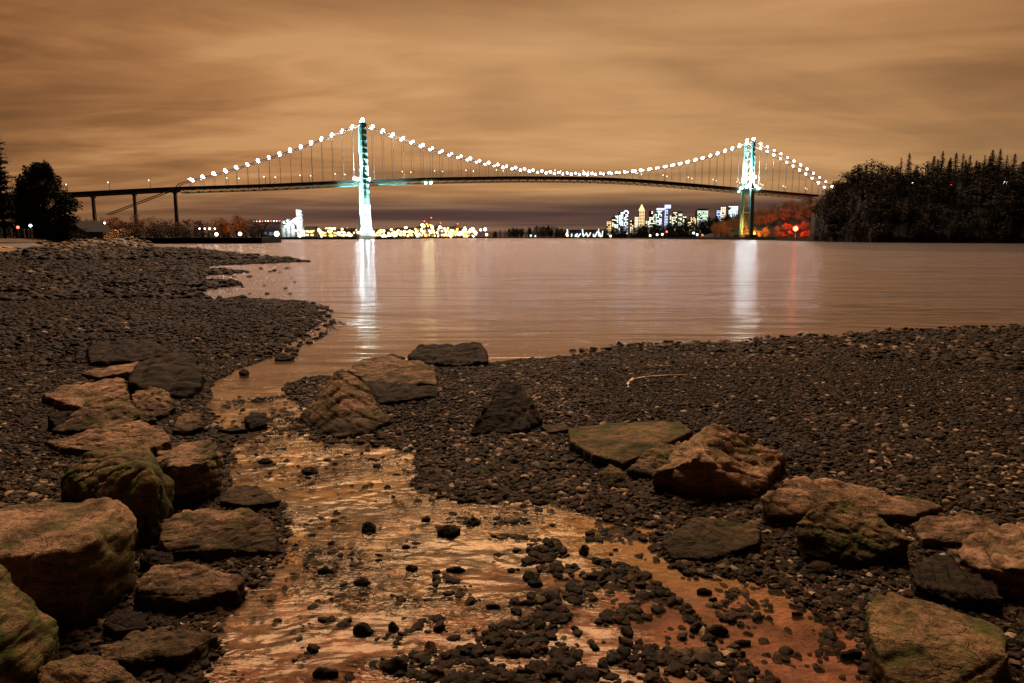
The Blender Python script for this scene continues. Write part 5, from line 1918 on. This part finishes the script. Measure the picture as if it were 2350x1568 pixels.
# ------------------------------------------------------------------ left bank: trees, house, posts, riprap
bm_ = tree_protos(bare, (M['bark'], M['leaf_mauve']), 4)
bo = tree_protos(broadleaf, (M['bark'], M['leaf_rust']), 3, n_leaf=700, size=.05, clumps=14, fill=.9)
bs_ = tree_protos(broadleaf, (M['bark'], M['leaf_mauve']), 3, n_leaf=520, size=.045, clumps=16, fill=.85)
bush = tree_protos(broadleaf, (M['bark'], M['leaf_bush']), 3, n_leaf=500, size=.09, low=.05, wide=.7, clumps=12)
TB = [(176, 502, 'b'), (192, 498, 'b'), (205, 492, 'b'), (228, 494, 'b'), (240, 488, 'b'), (262, 496, 'o'), (276, 500, 'b'), (292, 502, 'b'), (318, 488, 'm'), (332, 496, 'b'), (350, 494, 'm'), (366, 496, 'b'), (384, 500, 'm'),
      (398, 504, 'b'), (418, 506, 'm'), (432, 492, 'b'), (447, 504, 'm'), (462, 502, 'm'), (478, 508, 'b'), (494, 500, 'm'), (508, 498, 'o'), (524, 508, 'o'), (540, 494, 'm'), (550, 490, 'o'), (562, 498, 'm'), (578, 500, 'm'), (535, 510, 'o'), (592, 512, 'b')]
for i, (x, y, kd) in enumerate(TB):
    Y = 300 + (i * 37 % 70)
    p = D(x, y, Y)
    lab = {'b': 'bare winter tree in the row across the left cove', 'o': 'rust-orange tree lit by lamps across the left cove', 'm': 'dull leafy tree in the row across the left cove'}[kd]
    pr = {'b': bm_, 'o': bo, 'm': bs_}[kd]
    place_tree('shore_tree', pr[i % len(pr)], (p.x, Y, 1.6), p.z - 1.6, lab, {'b': 'bare trees', 'o': 'rust-orange trees', 'm': 'dull leafy trees'}[kd] + ' across the left cove', 1.1)
for i in range(34):
    x = 235 + i * 10.5 + random.uniform(-4, 4)
    Y = random.uniform(258, 285)
    p = D(x, random.uniform(526, 536) - (6 if 270 < x < 450 else 0), Y)
    place_tree('bush', bush[i % 3], (p.x, Y, 1.5), p.z - 1.5, ('low' if i % 2 else 'taller') + ' dark bush across the left cove ' + ('below the bridge piers' if x < 330 else 'beside the cable bent' if x < 440 else 'near the white path lamps' if x < 510 else 'near the bluish warehouse'), 'bushes on the bank across the left cove', 1.3, cat='bush')
items = []
for k in range(160):
    x = random.uniform(-500, 600)
    Y = random.uniform(420, 600)
    p = D(x, random.uniform(508, 524), Y)
    items.append(((p.x, Y, 1.5), p.z - 1, random.uniform(1.2, 1.9)))
forest_stuff('far_woodland', cp_low, items, 'dim far trees behind the row across the left cove', M['leaf_mauve'])
for x, y, em, r, lab in ((497, 538, 'gold', .62, 'left one of two bright yellow path lamps across the cove'), (551, 537, 'gold', .66, 'right one of two bright yellow path lamps across the cove'), (458, 525, 'pinkwhite', .28, 'leftmost of four small white lamps across the cove'),
                         (470, 525, 'pinkwhite', .28, 'second of four small white lamps across the cove'), (481, 525, 'cool', .36, 'third and brightest of four small white lamps across the cove'), (493, 525, 'pinkwhite', .28, 'rightmost of four small white lamps across the cove'),
                         (186, 515, 'orange', .5, 'orange lamp behind the dark gabled roof'), (240, 512, 'pinkwhite', .35, 'small pinkish lamp behind the bare trees')):
    p = D(x, y, 250)
    mast_lamp('path_lamp', (p.x, p.y, 1.5), max(1, p.z - 1.5), r, em, lab, 'path lamps across the cove', pole_r=.07)
for x, y, c, pw in ((500, 533, (1, .55, .15), 2600), (548, 533, (1, .5, .15), 3200), (186, 515, (1, .35, .06), 6500), (215, 520, (1, .35, .08), 5500), (255, 520, (1, .45, .3), 2600), (340, 525, (1, .45, .3), 1500)):
    p = D(x, y, 285 if x > 300 else 270)
    point('path_light', (p.x, p.y, max(4, p.z)), pw * 6, c, .8)

# big trees at the far left, standing on the berm
big = conifer(99, None, per=9, detail=26, wide=.27, droop=.16, gap=.02, fill=60)
Y = 95
tip = D(0, 268, Y)
proto = (big[0].mesh('trunk', M['bark']), big[1].mesh('crown', M['leaf_dark']))
place_tree('tall_conifer', proto, (D(12, 540, Y).x, Y, 1.4), tip.z - 1.4, 'tall ragged conifer with upswept branches at the left edge', None, .80, .6)
tk, cr = MB(), MB()
rs = random.Random(44)
tk.bar((0, 0, 0), (0, 0, .5), .035, .02, 7)
for k in range(110):
    zz = .05 + .91 * (k + .5) / 110
    prof = (math.sin(math.pi * min(1, zz * .80 + .14)) ** .75) * (1 - max(0, zz - .72) ** 1.6 * 2.0)
    a = rs.uniform(0, 6.283)
    rr0 = .36 * prof * rs.uniform(.45, .95)
    c = Vector((math.cos(a) * rr0, math.sin(a) * rr0, zz))
    tk.bar((0, 0, zz * .6), c, .008, .003, 4)
    leafs(cr, c, 190, .15 * max(.35, prof), .085, .036, rs)
leafs(cr, (0, 0, .97), 120, .06, .05, .026, rs)
Y = 92
g0 = D(108, 545, Y)
tz = D(103, 369, Y).z
place_tree('dense_tree', (tk.mesh('trunk', M['bark']), cr.mesh('crown', M['leaf_dark'])), (g0.x, Y, 1.2), tz - 1.6, 'dense dark egg-shaped tree left of the bridge approach', None, .93, .3)
# smaller companions
for i, (x, y, w_, lab) in enumerate(((60, 392, .75, 'dark leaning shrubby tree between the conifer and the egg-shaped tree'), (30, 440, 1.2, 'dark bushy undergrowth tree under the tall conifer'), (-40, 420, 1.1, 'dark tree cut by the left edge behind the conifer'),
                                     (75, 470, 1.5, 'low dark tree at the foot of the egg-shaped tree'), (130, 480, 1.3, 'low dark tree under the right side of the egg-shaped tree'))):
    p = D(x, y, Y + 3 + i)
    pr = broadleaf(200 + i, 2600, .032, .36, .08, 26)
    place_tree('dark_tree', (pr[0].mesh('trunk', M['bark']), pr[1].mesh('crown', M['leaf_dark'])), (p.x, Y + 3 + i, 1.2), p.z - 1.2, lab, 'dark trees at the left edge', w_ * (.6 if i else .42))
hedge = tree_protos(broadleaf, (M['bark'], M['leaf_dark']), 2, n_leaf=900, size=.07, low=.03, wide=.8, clumps=16)
for i in range(11):
    x = -60 + i * 24
    Yh = 100 + (i % 3) * 2
    p = D(x, 512 + (i * 7 % 5) * 3 + (10 if i > 8 else 0), Yh)
    place_tree('hedge_bush', hedge[i % 2], (p.x, Yh, 1.2), p.z - 1.2, 'dark bush in the hedge under the big left trees', 'hedge under the big left trees', 1.2, cat='bush')

# gabled house roof
Y = 120
e = empty('house', D(165, 545, Y), 'small dark gabled house beside the egg-shaped tree', 'house')
a, b, rt, lf = D(140, 545, Y), D(202, 534, Y), D(202, 532, Y), D(158, 506, Y)
hm = MB()
hm.box(((a.x + b.x) / 2 - 1, Y + 4, 2.0), (b.x - a.x - 2.2, 8, 2.2))
hm.build('wall', M['wall_dark'], e)
rf = MB()
xl = 2 * lf.x - rt.x
ze, zr = rt.z, lf.z
rf.add([(xl, Y - .6, ze), (rt.x, Y - .6, ze), (rt.x, Y + 8.6, ze), (xl, Y + 8.6, ze), (lf.x, Y - .6, zr), (lf.x, Y + 8.6, zr)], [(0, 1, 4), (2, 3, 5), (1, 2, 5, 4), (3, 0, 4, 5), (3, 2, 1, 0)])
rf.build('roof', M['roof_dark'], e)

# posts and two small lights by the path at the left
for x, lab in ((28, 'leftmost pale post by the path under the big conifer'), (57, 'second pale post between the red and the white light'), (67, 'pale post just under the white light'), (75, 'rightmost of the pale posts by the path')):
    p = D(x, 545, 84)
    e = empty('bollard', (p.x, 84, 1.45), lab, 'post', 'pale posts by the path')
    b_ = MB()
    b_.bar((p.x, 84, 1.4), (p.x, 84, D(x, 527, 84).z), .07, .07, 7)
    b_.build('shaft', M['pole'], e)
    b_ = MB()
    b_.bar((p.x, 84, D(x, 527, 84).z), (p.x, 84, D(x, 525.5, 84).z), .1, .04, 7)
    b_.build('cap', M['pole'], e)
for x, y, em, lab in ((41, 522, 'redsmall', 'red light on a post under the big left conifer'), (70, 518, 'cool', 'white-violet light on a post under the big left trees')):
    p = D(x, y, 84.6)
    mast_lamp('post_light', (p.x, p.y, 1.45), p.z - 1.45, .17, em, lab, 'small post lights at the left', pole_r=.05)

# sand flat, and a strip of dry lawn on the berm
def patch(name, x0, x1, ytop, ybot, mat, label, lift=0.05):
    nx, ny = 26, 9
    px = [(x0 + (x1 - x0) * i / (nx - 1), np.interp(j / (ny - 1), [0, 1], [ytop(x0 + (x1 - x0) * i / (nx - 1)), ybot(x0 + (x1 - x0) * i / (nx - 1))])) for j in range(ny) for i in range(nx)]
    pts = hits(px)
    vs = [(p.x, p.y, p.z + lift) for p in pts]
    fs = [(j * nx + i, (j + 1) * nx + i, (j + 1) * nx + i + 1, j * nx + i + 1) for j in range(ny - 1) for i in range(nx - 1)]
    return tag(part(name, vs, fs, M[mat], None), label, kind='structure')


patch('sand', -160, 60, tf([(-160, 566), (20, 570), (60, 577)]), tf([(-160, 584), (50, 583), (60, 581)]), 'sand', 'pale sand flat at the left edge', .22)
patch('lawn', -300, 165, tf([(-300, 548), (165, 549)]), tf([(-300, 559), (60, 559), (165, 554)]), 'lawn', 'strip of dry grass under the big left trees', .1)

rip = [cobble_mesh(30 + k, M['rock_tan' if k % 3 == 0 else 'rock_brown'], 2, .7, .35, 11) for k in range(8)]
rpx = []
for k in range(250):
    x = 80 + 275 * random.random() ** .9
    y = random.uniform(545 + 5 * abs(math.sin(x * .03)), 590 - max(0, x - 180) * .11)
    rpx.append((x, y))
for k, g in enumerate(hits(rpx)):
    if g.y > 230:
        continue
    r = random.uniform(.22, .55) * (g.y / 85) ** .6
    tag(ob('riprap_block', rip[k % 8], None, g, (random.uniform(-.6, .6), random.uniform(-.6, .6), random.uniform(0, 6.28)), (r * 1.25, r, r * random.uniform(.7, 1.2))),
        ('pale tan' if (k % 8) % 3 == 0 else 'brown') + (' large' if r > .4 * (g.y / 85) ** .6 else ' small') + ' block ' + ('at the top' if rpx[k][1] < 558 else 'half way up' if rpx[k][1] < 572 else 'at the foot') + ' of the riprap, '
        + ('beach end under the trees' if rpx[k][0] < 150 else 'near the gabled house' if rpx[k][0] < 220 else 'below the bridge piers' if rpx[k][0] < 290 else 'at its water end'), 'stone', 'riprap blocks on the far left berm')
